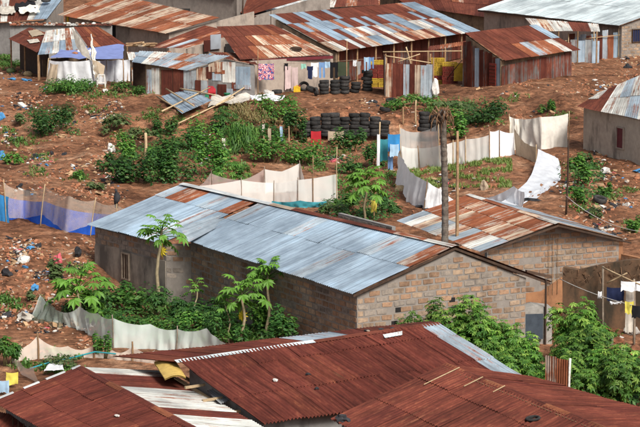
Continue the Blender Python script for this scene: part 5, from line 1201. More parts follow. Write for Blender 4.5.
# sheet enclosure with sticks
e0_, e1_, e2_ = G(384.5, 92), G(386, 96.5), G(432, 98.5)
EN = thing('sheet_enclosure', 'roofless enclosure of upright rust and silver tin sheets on the terrace', 'enclosure', e1_)
h_ = (97 - 63.5) / ppm(e1_)
sheets_up(EN, e1_, e2_, h_, 8, lambda c: ['tan_tin', 'dark_rust', 'dark_rust', 'silver_worn', 'dark_rust', 'tan_tin', 'silver_worn', 'silver_worn'][c], waves=5, seg=2, rag=.05)
for s_ in (e1_ + Vector((-.05, 3.0, 0)),): sheets_up(EN, e1_ + Vector((-.03, 0, 0)), s_, h_ + .35, 4, lambda c: ['white_worn', 'half_rust', 'tan_tin', 'rust'][c], waves=4, seg=2, rag=.05)
sheets_up(EN, e2_ + Vector((.02, .1, 0)), e2_ + Vector((.0, 3.0, 0)), h_, 4, rnd_pick({'r': 2, 'S': 1}), waves=4)
sheets_up(EN, e1_ + Vector((1.9, 3.0, 0)), e2_ + Vector((-.2, 3.0, 0)), h_ + .25, 3, rnd_pick({'r': 2, 'h': 1}), waves=4)
for a, b in (((386, 56), (431, 63)), ((383, 52), (462, 51)), ((406, 47), (411, 66)), ((398, 62), (420, 54))):
    pole('crossbar', A(*a, e1_.y + .8), A(*b, e1_.y + .8), .04, 'wood_pale', EN)
for dx, dy in ((0.02, .05), (2.75, .1), (0.05, 2.9), (2.7, 2.9)): pole('post', e1_ + Vector((dx, dy, -.1)), e1_ + Vector((dx, dy, h_ + .3)), .05, 'wood', EN)
# awning between enclosure and gable shack
aw0, aw1 = A(428, 50.5, 153), A(474, 44, 155)
AW = thing('awning', 'sagging rust tin awning beside the gable of the rust shack', 'awning', flat(aw0, hgt(aw0.x, aw0.y)))
roof(AW, aw0 + Vector((.1, 1.1, .18)), aw1 + Vector((.1, 1.1, .18)), aw1, aw0, 4, 1, table(['rhor']), waves=5, seg=2, vseg=1)
for q in (aw0, aw1): pole('post', flat(q, hgt(q.x, q.y) - .1) + Vector((0, .1, 0)), q + Vector((0, .1, 0)), .05, 'wood', AW)
# crates and boards
def crate_mesh(mat):
    m = MB(); X, Y, Z = Vector((1, 0, 0)), Vector((0, 1, 0)), Vector((0, 0, 1)); a, b, h = .21, .16, .13
    m.box((0, 0, -h + .01), X * a, Y * b, Z * .01)
    for s in (-1, 1):
        for z in (-.09, .0, .10): m.box((0, s * b, z), X * a, Y * .012, Z * .028); m.box((s * a, 0, z), X * .012, Y * (b - .013), Z * .028)
        for s2 in (-1, 1): m.box((s * a, s2 * b, 0), X * .022, Y * .022, Z * h)
        m.box((s * .07, 0, -.02), X * .008, Y * (b - .014), Z * .09)
    me = bpy.data.meshes.new('crate'); me.from_pydata([tuple(v) for v in m.v], [], m.f); me.materials.append(M[mat]); return me
CR = {m: crate_mesh(m) for m in ('crate_yellow', 'crate_red')}
def crates(px, py, Y, cols_, spec, where):
    b = A(px, py, Y); b.z = hgt(b.x, b.y)
    for c in range(cols_):
        for i, m_ in enumerate(spec):
            mw = Matrix.Translation(b + Vector((c * .46 + R.uniform(-.02, .02), R.uniform(-.03, .03), .14 + i * .27))) @ Matrix.Rotation(R.uniform(-.08, .08), 4, 'Z')
            lv = 'lowest' if i == 0 else 'topmost' if i == len(spec) - 1 else ORD[i] + ' from bottom'
            tag(inst('bottle_crate', CR[m_], None, mw), '%s bottle crate, %s in the %s %s' % ('yellow' if 'yell' in m_ else 'red', lv, ['left stack', 'right stack'][c] if cols_ > 1 else 'stack', where), 'crate', 'bottle crates on the terrace')
y_, r_ = 'crate_yellow', 'crate_red'
crates(374.5, 90, 149.2, 2, [y_, y_, r_, r_, r_, y_], 'right of the tall tyres')
crates(433, 84, 153.5, 2, [y_, r_, y_, y_, y_, y_], 'just behind the enclosure')
crates(446, 81, 153.0, 2, [r_, r_, r_, r_, y_], 'beside the yellow boards')
for i, (x0, x1, yt, yb_) in enumerate(((454, 463, 63, 81), (464, 471, 62, 80), (471.5, 479, 60, 83))):
    b = A((x0 + x1) / 2, yb_, 152.6 - i * .5); k = ppm(b); m = MB(); m.box(b + Vector((0, 0, (yb_ - yt) / k / 2)), Vector(((x1 - x0) / k / 2, .0, 0)), Vector((0, .03, 0)), Vector((.02, 0, (yb_ - yt) / k / 2)))
    tag(m.build('yellow_board', 'crate_yellow', origin=b), 'yellow painted board leaning under the awning, %s of three' % ['left', 'middle', 'right'][i], 'board')
pole('prop', G(443, 84), A(462, 60, 151), .03, 'wood_dark'); tag(bpy.data.objects['prop'], 'dark slanting prop before the yellow boards', 'pole')
q = G(436, 97); lump('white_sack', 'dirty white sack leaning on the right end of the sheet enclosure', 'sack', q, (.5, .4, 1.1), 'litter_white', seed=4, flat=.9)
# small goods by the shack
def jerry(px, py, mat, label, s=1., cat='jerrycan'):
    b = G(px, py); t = thing('jerrycan', label, cat, b); m = MB(); X, Y, Z = Vector((s, 0, 0)), Vector((0, s, 0)), Vector((0, 0, s))
    m.box(b + Z * .15, X * .2, Y * .1, Z * .15); m.box(b + Z * .32 - X * .03, X * .15, Y * .08, Z * .025); m.box(b + Z * .39 - X * .03, X * .1, Y * .025, Z * .018); m.box(b + Z * .36 - X * .12, X * .02, Y * .025, Z * .03); m.box(b + Z * .36 + X * .05, X * .02, Y * .025, Z * .03)
    m.build('body', mat, t); m = MB(); m.tube([b + Z * .33 + X * .15, b + Z * .41 + X * .15], .04 * s, 8); m.build('cap', 'red' if mat != 'red' else 'litter_dark', t)
jerry(297, 92, 'yellow', 'yellow jerrycan lying at the foot of the pale curtains', 1.0); jerry(207, 98, 'green_plastic', 'green can at the door of the patched shack', .01 + .55)
b = G(212, 97.5); m = MB(); m.box(b + Vector((0, 0, .33)), Vector((.22, 0, 0)), Vector((0, .05, 0)), Vector((.0, .08, .33))); m.box(b + Vector((0, -.15, .3)), Vector((.22, 0, 0)), Vector((0, .18, 0)), Vector((0, 0, .03)))
for sx in (-1, 1):
    for sy in (-.3, .0): m.box(b + Vector((sx * .19, sy, .14)), Vector((.025, 0, 0)), Vector((0, .025, 0)), Vector((0, 0, .15)))
tag(m.build('red_chair', 'red', origin=b), 'bright red plastic chair before the patched shack wall', 'chair')
def bucket(px, py, mat, label, r=.16, h=.28):
    b = G(px, py); lathe('bucket', label, 'bucket', [(0, .01), (0, r * .75), (h, r), (h + .012, r * 1.06), (h, r * .93), (.03, r * .68), (.03, .01)], b, (0, 0, 1), mat)
bucket(227, 98.5, 'green_plastic', 'green bucket with pale contents before the patched shack', .19, .3); bucket(233, 98, 'litter_dark', 'dark pot right of the green bucket', .13, .18)
lump('bundle', 'white and brown bundle of cloth beside the lying tyres', 'bundle', G(268, 97), (.75, .5, .5), 'litter_white', seed=6); lump('brown_bundle', 'brown sack behind the white bundle near lying tyres', 'sack', G(263, 98), (.55, .4, .45), 'wood', seed=8)
lump('green_melon', 'dull green dome shaped pot on the grass at left', 'pot', G(11, 73), (.68, .6, .42), 'dull_green', seed=2, rough=.1); lump('straw_basket', 'upturned straw basket on the earth beside the slim pole', 'basket', G(28, 76), (.62, .55, .4), 'straw', seed=3, rough=.12)
# white cloth fence, closed parasol, blue tarpaulin roof on the left
fence('white_cloth_fence', 'white cloth fence below the blue tarpaulin, left length with tan end', [(49, 60, 47, 83), (66, 61, 66, 84), (90, 60, 91, 85), (106, 60, 106, 84)], 'sheet_white', (0, 3), wave=.14, part='cloth', pm='wood_pale')
fence('tan_cloth_end', 'tan cloth draped over the end of the white cloth fence', [(50, 63, 46, 84), (58, 64, 54, 84), (67, 63, 66, 78)], 'sheet_tan', (), dy=-.2, wave=.14, part='cloth')
fence('white_cloth_screen', 'square bluish white cloth stretched left of the open doorway', [(106, 60, 106, 81), (118, 59.5, 118, 82), (130, 59, 130, 81)], 'sheet_bluewhite', (0, 2), wave=.08, part='cloth', pm='wood')
bt0, bt1 = A(50, 60, 149), A(123, 60.5, 149.5)
TR = thing('tarp_shelter', 'shelter roofed with violet blue tarpaulin behind the white cloth fence', 'shelter', flat(bt0, hgt(bt0.x, bt0.y)))
spread('tarpaulin', None, None, [A(62, 50, 152.5), A(124, 46.5, 153.5), bt1, bt0], 'tarp_violet', amp=.12, seed=11, lift=.05, parent=TR)
for q in (bt0, bt1, bt0.lerp(bt1, .5)): pole('post', flat(q, hgt(q.x, q.y) - .1), q + Vector((0, 0, .1)), .04, 'wood', TR)
for i, (p_, mt, lb) in enumerate((((58, 60, 66, 58), 'orange_rust', 'left rust sheet'), ((72, 58, 79, 57), 'orange_rust', 'x'))):
    lump('weight_stone', ['reddish stone holding down the tarpaulin, left one', 'reddish stone holding down the tarpaulin, right one'][i], 'stone', A(p_[0] + 3, p_[1] - 1.5, 150.9) + Vector((0, 0, .12)), (.5, .4, .22), 'stone_red', seed=i, sub=1)
spread('cream_sheet', 'cream sheet crumpled on the blue tarpaulin beside the parasol', 'sheet', [A(77, 55, 151.6), A(92, 54, 151.8), A(96, 60, 150.6), A(80, 61, 150.4)], 'sheet_cream', amp=.15, seed=13, lift=.2)
sp = [A(72, 28, 150.6), A(78, 29, 151.0), A(92, 60, 150.2), A(80, 48, 150.2)]
PA = G(97, 86); pq = A(91, 34, PA.y)
PR = thing('parasol', 'closed ragged white parasol standing before the blue tarpaulin', 'parasol', PA)
pole('pole', PA - Vector((0, 0, .1)), pq, .04, 'litter_white', PR)
vs = []; fs = []
for j in range(13):
    t = j / 12; c = A(lerp(91, 96.5, t), lerp(35, 77, t), PA.y); rr_ = .55 * [.02, .04, .07, .09, .13, .19, .16, .12, .17, .23, .15, .24, .12][j]
    for i in range(14): a = 2 * math.pi * i / 14; k_ = rr_ * (1 + .55 * (i % 2)) * (1 + .35 * noise.noise(Vector((i * .9, j * .8, 4)))); vs.append(c + Vector((k_ * math.cos(a) + .05 * math.sin(j * 1.7), k_ * math.sin(a), .08 * noise.noise(Vector((i, j * 2, 1))))))
for j in range(12):
    for i in range(14): k_ = (i + 1) % 14; fs.append((j * 14 + i, j * 14 + k_, (j + 1) * 14 + k_, (j + 1) * 14 + i))
mo('canopy', vs, fs, 'sheet_cream', PR, False)
vs = [A(71.5, 27.5, PA.y + .8), A(79, 36, PA.y + .5), A(88, 50, PA.y + .1), A(92, 61, PA.y - .1), A(82, 55, PA.y + .2), A(76, 46, PA.y + .6)]
mo('canopy_flap', [A(92, 60, PA.y - .1), A(97, 61, PA.y - .15), A(99, 73, PA.y - .2), A(105, 66, PA.y), A(103, 78, PA.y - .1), A(95, 79, PA.y - .1)], [(0, 1, 2, 5), (1, 3, 4, 2)], 'sheet_tan', PR, False)
mo('canopy_flap', vs, [(0, 1, 5), (1, 2, 4, 5), (2, 3, 4)], 'sheet_dirty', PR, False)
q = G(101, 88); m = MB()
for a, b in (((-.25, 0, 0), (-.12, 0, .75)), ((.25, 0, 0), (.2, 0, .75)), ((-.25, .3, 0), (-.12, .2, .75)), ((.25, .3, 0), (.2, .2, .75)), ((-.2, 0, .3), (.24, 0, .3)), ((-.14, 0, .74), (.2, 0, .74)), ((-.14, .2, .74), (.2, .2, .74))):
    m.tube([q + Vector(a), q + Vector(b)], .03, 5)
m.box(q + Vector((.03, .1, .76)), Vector((.2, 0, 0)), Vector((0, .14, 0)), Vector((0, 0, .02)))
tag(m.build('white_stool', 'litter_white', origin=q), 'white painted stool standing at the foot of the parasol', 'stool')
b = G(137, 81); m = MB(); m.box(b + Vector((0, 0, .34)), Vector((.28, .03, 0)), Vector((0, .22, 0)), Vector((0, 0, .36))); f_ = tag(m.build('white_cabinet', 'litter_white', origin=b), 'small white cabinet in the dark open doorway by the tin shack', 'cabinet')
m = MB(); m.box(b + Vector((.0, -.245, .34)), Vector((.25, .027, 0)), Vector((0, .012, 0)), Vector((0, 0, .32))); m.build('door', 'litter_white', f_)
dk0, dk1 = A(131, 91, 149), A(150, 92, 148.5)
PX = thing('porch', 'dark open porch between the white cloth panel and the tin shack', 'porch', flat(dk0, hgt(dk0.x, dk0.y)))
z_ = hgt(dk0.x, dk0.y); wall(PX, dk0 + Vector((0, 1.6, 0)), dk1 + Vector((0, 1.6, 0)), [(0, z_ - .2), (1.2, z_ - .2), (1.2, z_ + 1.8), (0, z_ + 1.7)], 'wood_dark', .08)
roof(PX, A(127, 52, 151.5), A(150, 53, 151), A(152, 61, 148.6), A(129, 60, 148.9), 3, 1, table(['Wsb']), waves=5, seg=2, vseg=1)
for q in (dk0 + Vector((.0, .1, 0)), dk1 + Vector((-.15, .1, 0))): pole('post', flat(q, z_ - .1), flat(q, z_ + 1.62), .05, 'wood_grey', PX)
# woodpile and dark clutter under the tan striped eave
for i in range(14):
    p = A(lerp(126, 150, (i % 7) / 6), 46 - (i // 7) * 2.2, 153 + .2 * (i % 3)); p.z = max(p.z, hgt(p.x, p.y) + .1); m = MB(); m.tube([p, p + Vector((R.uniform(.3, .6), R.uniform(-.2, .2), R.uniform(-.05, .1)))], .07, 6)
    tag(m.build('firewood_log', R.choice(['wood', 'wood_pale', 'wood_grey']), origin=p), '%s log in %s row of the woodpile under the tan striped eave' % (ORD[i % 7], ['lower', 'upper'][i // 7]), 'log', 'woodpile logs')
# ------------------------------------------------------------------ the ledge: tilted tin panel, poles, torn sheets
def gl(px, py, up=.15): return G(px, py) + Vector((0, 0, up))
cor = [gl(161, 101, .25), gl(188.5, 93.5, .25), gl(211.5, 109.5, .5), gl(182, 122, .45)]
TP = thing('tin_hatch', 'blue grey tin panel with wooden poles tilted on the ledge', 'panel', cor[3])
roof(TP, cor[0], cor[1], cor[2], cor[3], 4, 2, table(['bsbb', 'sbSb']), waves=5, seg=2, vseg=1)
for a, b in (((157, 104), (183, 124)), ((176, 95), (215, 107)), ((162, 119), (210, 99)), ((166, 96), (194, 118))): pole('pole', gl(*a, .42), gl(*b, .66), .05, 'wood_pale', TP)
for i, (a, b, lb) in enumerate((((176, 131), (234, 108), 'long pale pole slanting under the torn white sheet'), ((216, 112), (264, 85), 'long pale pole propped up toward the shack corner'), ((262, 105), (290, 118), 'short brown pole lying over the ledge creeper'))):
    o = pole('loose_pole', gl(*a, .35), gl(*b, .6), .045, 'wood_pale' if i < 2 else 'wood'); tag(o, lb, 'pole')
spread('torn_sheet', 'torn white plastic sheet along the edge of the ledge', 'sheet', [gl(212, 104), gl(250, 102), gl(248, 107), gl(208, 112)], 'sheet_dirty', amp=.3, seed=21); spread('white_plastic', 'white plastic spread on the ledge below the bundle', 'sheet', [gl(250, 101), gl(285, 101), gl(284, 105), gl(252, 106)], 'sheet_white', amp=.25, seed=22)
for i, (px, y0_, y1_, w_, mt, lb) in enumerate(((268, 128, 148, 3.5, 'sheet_tan', 'tan rag hanging from the ledge, longest of them'), (262, 124, 138, 2.5, 'sheet_dirty', 'dirty rag hanging left of the long tan rag'), (280, 126, 143, 2.5, 'cloth_light_blue', 'bluish rag hanging right of the long tan rag'), (222, 138, 149, 4, 'sheet_cream', 'cream rag caught in the thicket'), (299, 128, 140, 3, 'sheet_tan', 'short tan rag beside the tyre wall'), (236, 122, 134, 3, 'sheet_dirty', 'pale rag above the drooping grass'))):
    g = G(px, y1_); hang('rag', lb, 'rag', px, px + w_, y0_, y1_, g.y - .1, mt, 'rags on the ledge', .1)
for i, (a, b) in enumerate((((252, 120), (306, 126)), ((250, 128), (300, 134)), ((262, 116), (264, 142)), ((288, 116), (289, 144)), ((275, 118), (276, 140)))):
    o = pole('ledge_stake', gl(*a, .1), gl(*b, .1), .05, 'wood'); tag(o, ['upper lying pole of the ledge revetment', 'lower lying pole of the ledge revetment', 'left stake of the ledge revetment', 'right stake of the ledge revetment', 'middle stake of the ledge revetment'][i], 'stake')
hang('red_cloth', 'bright red cloth lying at the foot of the tyre wall', 'cloth', 311, 321, 131, 145, G(316, 144).y - .2, 'cloth_red'); hang('cream_cloth', 'cream cloth heaped right of the red cloth by tyre wall', 'cloth', 328, 344, 131, 140, G(336, 140).y - .3, 'sheet_tan')
# ------------------------------------------------------------------ yard on the right
yd = A(600, 300, 81.5).y
c1, c2 = A(602, 267, 82), A(650, 289, 79.5)
line('wash_line', 'wash line from the clay house to the right edge', 'clothes line', A(560, 279, 83), A(632, 305, 79.5), .014, 'litter_white', .08)
tag(pole('white_pole', c1, c2, .03, 'wood_pale'), 'pale horizontal pole over the yard, upper of the crossed pair', 'pole'); tag(pole('cross_pole', A(607, 283, 81), A(627, 273, 80.5), .03, 'wood_pale'), 'short pale pole crossing the horizontal one over the yard', 'pole')
for px, py, yt in ((603, 330, 266), (634, 345, 279), (563, 318, 268)): g = G(px, py); tag(pole('yard_post', g - Vector((0, 0, .1)), A(px, yt, g.y), .045, 'wood_grey'), 'grey yard post %s' % {603: 'under the end of the pale pole', 634: 'behind the white hanging cloth', 563: 'at the wash line by the clay wall'}[px], 'post')
for (p0, p1, a, b, Y_, mt, nm, lb) in ((621, 642, 281, 291, 80.2, 'sheet_white', 'white_towel', 'white towel over the upper pole at the right edge'), (607, 624, 287, 301, 80.8, 'cloth_navy', 'navy_trousers', 'dark navy clothes on the wash line beside the white hanging cloth'), (626, 634, 284, 334, 80.6, 'sheet_dirty', 'white_cloth', 'long dirty white cloth hanging to the yard'), (625, 634, 301, 314, 79.6, 'cloth_yellow', 'yellow_cloth', 'pale yellow cloth on the wash line'), (632, 645, 305, 318, 79.2, 'cloth_black', 'black_cloth', 'black cloth at the right end of the wash line'), (598, 602, 291, 298, 81, 'sheet_white', 'white_cloth_strip', 'narrow white strip on the wash line'), (610, 622, 301, 303.5, 80.4, 'sheet_white', 'white_string_cloth', 'thin white cloth edge below the navy clothes')):
    hang(nm, lb, 'laundry', p0, p1, a, b, Y_, mt, 'laundry in the yard', .06)
dr = A(546, 384, 70.0); dr.z = hgt(dr.x, dr.y); dr2_ = A(568, 384, 69.6); dr2_.z = hgt(dr2_.x, dr2_.y)
dq_ = thing('sheet_screen', 'upright rust and white tin sheets half hidden among the cassava shrubs', 'screen', dr)
sheets_up(dq_, dr, dr2_, A(557, 356, 70).z - dr.z, 2, lambda c: ['half_rust', 'orange_rust'][c], waves=5, seg=4, rag=.04)
pole('post', dr2_ + Vector((.05, 0, -.1)), dr2_ + Vector((.05, 0, A(557, 355, 70).z - dr.z)), .045, 'litter_white', dq_)
tag(pole('white_stick', A(569, 356, 77), A(581, 349, 77.3), .035, 'litter_white'), 'white stick poking from the shrubs above the rusty sheets', 'stick')
for i, (px, py, s, mt, lb) in enumerate(((607, 345, .5, 'concrete', 'upright grey stone at the edge of the yard shrubs'), (632, 334, .55, 'concrete', 'grey stone under the long white cloth'), (628, 402, .45, 'litter_white', 'white stone at the edge of the streaked roof'), (600, 330, .35, 'stone_red', 'reddish rock below the mud wall'), (590, 326, .3, 'stone_red', 'reddish rock in the yard, left of the larger one'), (618, 343, .4, 'stone_red', 'reddish rock in the yard beside the grey stone'), (635, 352, .5, 'stone_red', 'large reddish rock at the right edge of the yard'))):
    lump('stone', lb, 'stone', G(px, py), (s, s * .8, s * (1.1 if i == 0 else .6)), mt, seed=i + 30)
# stepping stones and rubble on the right slope
for i, (px, py) in enumerate(((592, 172), (594, 179), (596, 186), (598, 193), (600, 200))):
    p = G(px, py); m = MB(); m.box(p + Vector((0, 0, .03)), Vector((.36, .05 * R.uniform(-1, 1), 0)), Vector((0, .22, 0)), Vector((0, 0, .07))); tag(m.build('step_stone', 'litter_tan', origin=p), 'flat stone step on the rubble slope, %s from top' % ORD[i], 'step')
line('overhead_wire', 'pale wire running from the dark leaning post to right edge', 'wire', A(566, 196, 100), A(645, 232, 92), .012, 'litter_white', .3)
# hose and cloths in the little garden
m = MB(); m.tube([gl(30, 371, .08), gl(48, 369, .2), gl(70, 366, .25), gl(95, 361, .3), gl(116, 360, .2)], .025, 6); tag(m.build('hose', 'teal', origin=gl(30, 371)), 'teal hose stretched along the edge of the little garden', 'hose')
hang('yellow_towel', 'pale yellow towel hanging at the corner of the garden net', 'towel', 6, 18, 372, 386, G(12, 386).y - .3, 'cloth_yellow'); hang('blue_towel', 'blue and white cloth hanging at the left edge below the yellow towel', 'cloth', -2, 9, 380, 393, G(5, 392).y - .5, 'cloth_light_blue')
spread('white_scrap_sheet', 'white sheet corner sticking up behind the banded roof ridge', 'sheet', [gl(48, 370, .1), gl(62, 370, .15), gl(64, 376, .1), gl(44, 377, .1)], 'sheet_white', amp=.05, seed=40)
# vulture on the fence
vb = A(116, 204, bt[5].y); vs = []; fs = []
pr = [(0, .02), (.04, .07), (.14, .115), (.26, .14), (.38, .125), (.46, .08), (.52, .05), (.57, .055), (.61, .05), (.64, .015)]
for z, r_ in pr:
    for i in range(12): a = 2 * math.pi * i / 12; k_ = r_; vs.append(vb + Vector((k_ * math.cos(a) + .05 * math.sin(z * 5), k_ * .8 * math.sin(a) - (.06 if z > .5 else 0), z)))
for j in range(len(pr) - 1):
    for i in range(12): k_ = (i + 1) % 12; fs.append((j * 12 + i, j * 12 + k_, (j + 1) * 12 + k_, (j + 1) * 12 + i))
n0 = len(vs); vs += [vb + Vector((-.09, .03, .12)), vb + Vector((.09, .03, .12)), vb + Vector((.07, .1, -.18)), vb + Vector((-.07, .1, -.18)), vb + Vector((0, -.09, .6)), vb + Vector((.012, -.2, .55)), vb + Vector((-.012, -.2, .55))]
fs += [(n0, n0 + 1, n0 + 2, n0 + 3), (n0 + 4, n0 + 5, n0 + 6)]
tag(mo('bird', vs, fs, 'litter_dark', None, True, origin=vb), 'large black bird perched on the net fence over blue tarpaulin', 'bird')
# ------------------------------------------------------------------ litter and stones one can pick out, then the mass of small ones
for i, (px, py, w_, h_, mt, lb) in enumerate(((111, 152, .45, .5, 'litter_white', 'white sack lying on the red slope above the bushes'), (71, 175, .5, .25, 'litter_tan', 'tan crumpled carton on the slope below the round bush'), (52, 155, .35, .25, 'litter_dark', 'dark bag on the slope with white scraps'), (0, 120, .5, .45, 'litter_blue', 'pale blue bag on the slope at the left edge'), (1, 160, .5, .6, 'litter_blue', 'bright blue sheet bundle at the left edge of the slope'), (24, 261, .7, .25, 'litter_white', 'long white rag on the left mound'), (58, 263, .35, .4, 'litter_pink', 'pink bag on the left mound'), (31, 249, .25, .15, 'litter_blue', 'blue scrap near the top of the left mound'), (78, 256, .4, .4, 'litter_dark', 'dark rag heap on the mound near the house corner'), (7, 275, .5, .3, 'litter_dark', 'dark bundle low on the left mound'), (90, 268, .25, .2, 'litter_pink', 'red scrap on the mound by the annex corner'), (35, 290, .35, .25, 'litter_blue', 'blue bag above the end of the green net'),
        (25, 320, .8, .35, 'sheet_dirty', 'pale sheet end lying left of the dark green net'), (62, 137, .5, .2, 'litter_tan', 'straw heap at the rubbish chute'), (105, 92, .5, .25, 'litter_white', 'pale stone pile at the foot of the stool'), (12, 80, .6, .15, 'litter_blue', 'blue plastic scrap on the earth below the straw basket'), (26, 81, .6, .18, 'litter_blue', 'blue plastic bag on the earth right of the blue scrap'), (565, 62, .5, .3, 'litter_white', 'pale rock below the sheet fence'), (585, 60, .6, .3, 'stone', 'grey brown rock heap below the sheet fence'), (628, 68, .5, .3, 'litter_dark', 'dark scrap heap on the earth before the white roofed house'), (606, 172, .5, .3, 'litter_white', 'white scrap beside the stepping stones'), (590, 183, .3, .3, 'litter_pink', 'orange red scrap left of the stepping stones'), (530, 200, .9, .12, 'litter_dark', 'black plastic strip below the torn white sheet'), (640, 172, .6, .2, 'litter_blue', 'blue plastic scrap at the right edge below the shutter'), (400, 190, .7, .3, 'straw', 'dry brush heap below the net corner'), (484, 190, .35, .5, 'sheet_tan', 'tan board stuck upright in the garden earth'))):
    lump('litter_item', lb, 'litter', G(px, py), (w_, w_ * .6, h_), mt, seed=i + 50, rough=.8, sub=2)
def scatter(name, label, mats, areas, sizes, kind, seed, flat_=.6):
    r = random.Random(seed); vs = []; fs = []; mi = []
    base = [Vector((a, b, c)) for a in (-1, 1) for b in (-1, 1) for c in (-1, 1)]; fc = ((0, 1, 3, 2), (4, 6, 7, 5), (0, 4, 5, 1), (2, 3, 7, 6), (0, 2, 6, 4), (1, 5, 7, 3))
    for (x0, x1, y0, y1, cnt, wt) in areas:
        cl = [(r.uniform(x0, x1), r.uniform(y0, y1)) for _ in range(max(3, cnt // 40))]
        for i in range(cnt):
            if r.random() < (.85 if 'litter' in name else .55): c = r.choice(cl); px, py = c[0] + r.gauss(0, 6), c[1] + r.gauss(0, 3)
            else: px, py = r.uniform(x0, x1), r.uniform(y0, y1)
            p = G(px, py); s = r.uniform(*sizes) * (1 + (r.random() < .08) * 1.2); a = r.uniform(0, 6.3); n = len(vs); m_ = r.choices(range(len(mats)), wt)[0]
            rm_ = Matrix.Rotation(r.uniform(-.5, .5), 3, 'X') @ Matrix.Rotation(r.uniform(-.5, .5), 3, 'Y') @ Matrix.Rotation(a, 3, 'Z'); ex, ey, ez = s * r.uniform(.5, 1.2), s * r.uniform(.4, .9), s * flat_ * r.uniform(.3, .9)
            for b in base: vs.append(p + rm_ @ Vector((b.x * ex * r.uniform(.55, 1), b.y * ey * r.uniform(.55, 1), b.z * ez * r.uniform(.5, 1))) + Vector((0, 0, ez * .4)))
            for f in fc: fs.append(tuple(n + k for k in f)); mi.append(m_)
    o = mo(name, vs, fs, None, None, False, mats=mats, midx=mi); tag(o, label, name.split('_')[-1], kind=kind)
AR = [(0, 130, 95, 200, 620), (0, 92, 238, 330, 560), (0, 60, 66, 100, 60), (200, 400, 98, 165, 260), (395, 560, 65, 130, 220), (560, 640, 55, 100, 160), (560, 640, 150, 240, 320), (380, 500, 165, 215, 110), (20, 100, 320, 360, 60), (570, 640, 318, 372, 90), (250, 400, 195, 225, 50)]
scatter('stones', 'small stones and clods strewn over the red earth', ['stone', 'stone_red', 'litter_tan'], [a[:4] + (int(a[4] * 2.2), (1.6, 7, .8)) for a in AR], (.02, .085), 'stuff', 3)
scatter('litter', 'scattered scraps of plastic, paper and rags on the slopes', ['litter_white', 'litter_dark', 'litter_blue', 'litter_tan', 'litter_pink'], [(a[0], a[1], a[2], a[3], int(a[4] * .95), (4, 9, .7, 5, .5)) for a in AR], (.03, .13), 'stuff', 4, .45)
def ground_cover():
    r = random.Random(12); mb = MB()
    for (x0, x1, y0, y1, cnt) in ((0, 46, 52, 67, 900), (55, 160, 84, 102, 260), (100, 320, 110, 185, 520), (330, 400, 140, 220, 300), (560, 610, 165, 215, 220), (380, 480, 96, 112, 200), (0, 95, 105, 195, 260), (90, 330, 285, 345, 1500), (20, 110, 355, 372, 140), (420, 640, 330, 400, 900), (0, 95, 238, 320, 120), (480, 640, 80, 125, 120), (600, 640, 190, 250, 60)):
        cl = [(r.uniform(x0, x1), r.uniform(y0, y1)) for _ in range(max(3, cnt // 28))]
        for i in range(cnt):
            c = r.choice(cl); p = G(c[0] + r.gauss(0, 6), c[1] + r.gauss(0, 2.2))
            for k in range(5):
                a = r.uniform(0, 6.3); L = r.uniform(.08, .24); o = Vector((math.cos(a), math.sin(a), 0)); s = o.cross(Vector((0, 0, 1))) * r.uniform(.015, .045); q = p + Vector((r.uniform(-.12, .12), r.uniform(-.12, .12), -.02)); i0 = len(mb.v)
                m_ = q + o * L * .4 + Vector((0, 0, L * r.uniform(.4, .9))); mb.v += [q, m_ - s, m_ + o * L * .5 + Vector((0, 0, L * r.uniform(-.2, .3))), m_ + s]; mb.f.append((i0, i0 + 1, i0 + 2, i0 + 3)); mb.m.append(0)
    tag(mb.build('ground_cover', 'grass'), 'patchy weeds and grass over the red earth', 'weeds', kind='stuff')
ground_cover()
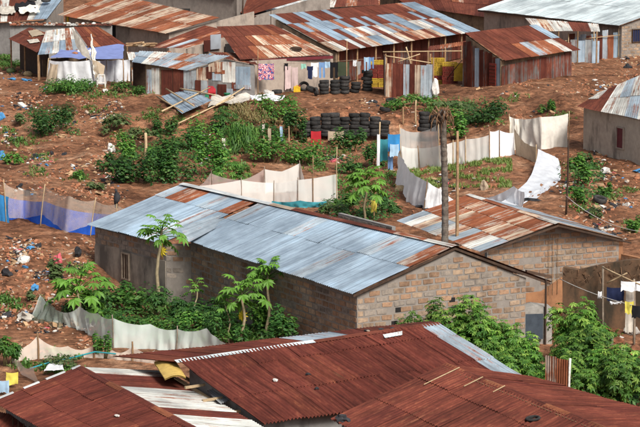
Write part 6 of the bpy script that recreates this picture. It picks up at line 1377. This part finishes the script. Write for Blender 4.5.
def undergrowth():
    r = random.Random(31); mb = MB()
    for (x0, x1, y0, y1, cnt, hh) in ((118, 215, 148, 184, 80, .8), (225, 300, 116, 150, 26, .6), (300, 372, 146, 170, 14, .5), (95, 300, 298, 342, 150, .75), (425, 530, 360, 384, 120, .8), (555, 640, 376, 408, 140, .8), (325, 395, 195, 222, 60, .6), (450, 500, 104, 124, 50, .6), (30, 75, 112, 136, 30, .6), (566, 600, 165, 200, 30, .5), (50, 92, 82, 94, 40, .5)):
        for _ in range(cnt):
            c = G(r.uniform(x0, x1), r.uniform(y0, y1)); H = hh * r.uniform(.35, 1); W_ = r.uniform(.25, .6)
            for k in range(34):
                d = Vector((r.gauss(0, 1), r.gauss(0, 1), r.gauss(0, 1))).normalized(); p = c + Vector((d.x * W_, d.y * W_, H * (.5 + .5 * d.z))) ; p.z = max(p.z, hgt(p.x, p.y) + .03)
                n = (d + Vector((0, -.2, 1.1))).normalized(); x = Vector((r.uniform(-1, 1), r.uniform(-1, 1), r.uniform(-.4, .2))); x = (x - n * x.dot(n)).normalized(); y = n.cross(x); s = r.uniform(.07, .15); i0 = len(mb.v)
                mb.v += [p - x * s * .6, p + y * s * .36, p + x * s * .7, p - y * s * .36]; mb.f.append((i0, i0 + 1, i0 + 2, i0 + 3)); mb.m.append(0)
    tag(mb.build('undergrowth', 'leaf_dark'), 'tangled dark undergrowth between the bushes', 'undergrowth', kind='stuff')
undergrowth()
def lawn():
    r = random.Random(77); mb = MB()
    for i in range(11000):
        px, py = r.uniform(404, 512), r.uniform(159, 188)
        if noise.noise(Vector((px * .05, py * .14, 2.))) + .35 * noise.noise(Vector((px * .3, py * .6, 2.))) < -.02: continue
        p = G(px, py); a = r.uniform(0, 6.3); L = r.uniform(.08, .17); o = Vector((math.cos(a), math.sin(a), 0)); s = o.cross(Vector((0, 0, 1))) * .028; i0 = len(mb.v)
        mb.v += [p - s, p + s, p + o * L * .6 + Vector((0, 0, L))]; mb.f.append((i0, i0 + 1, i0 + 2)); mb.m.append(0)
    tag(mb.build('lawn_grass', 'lawn'), 'short patchy grass inside the ring fence', 'grass', kind='stuff')
lawn()
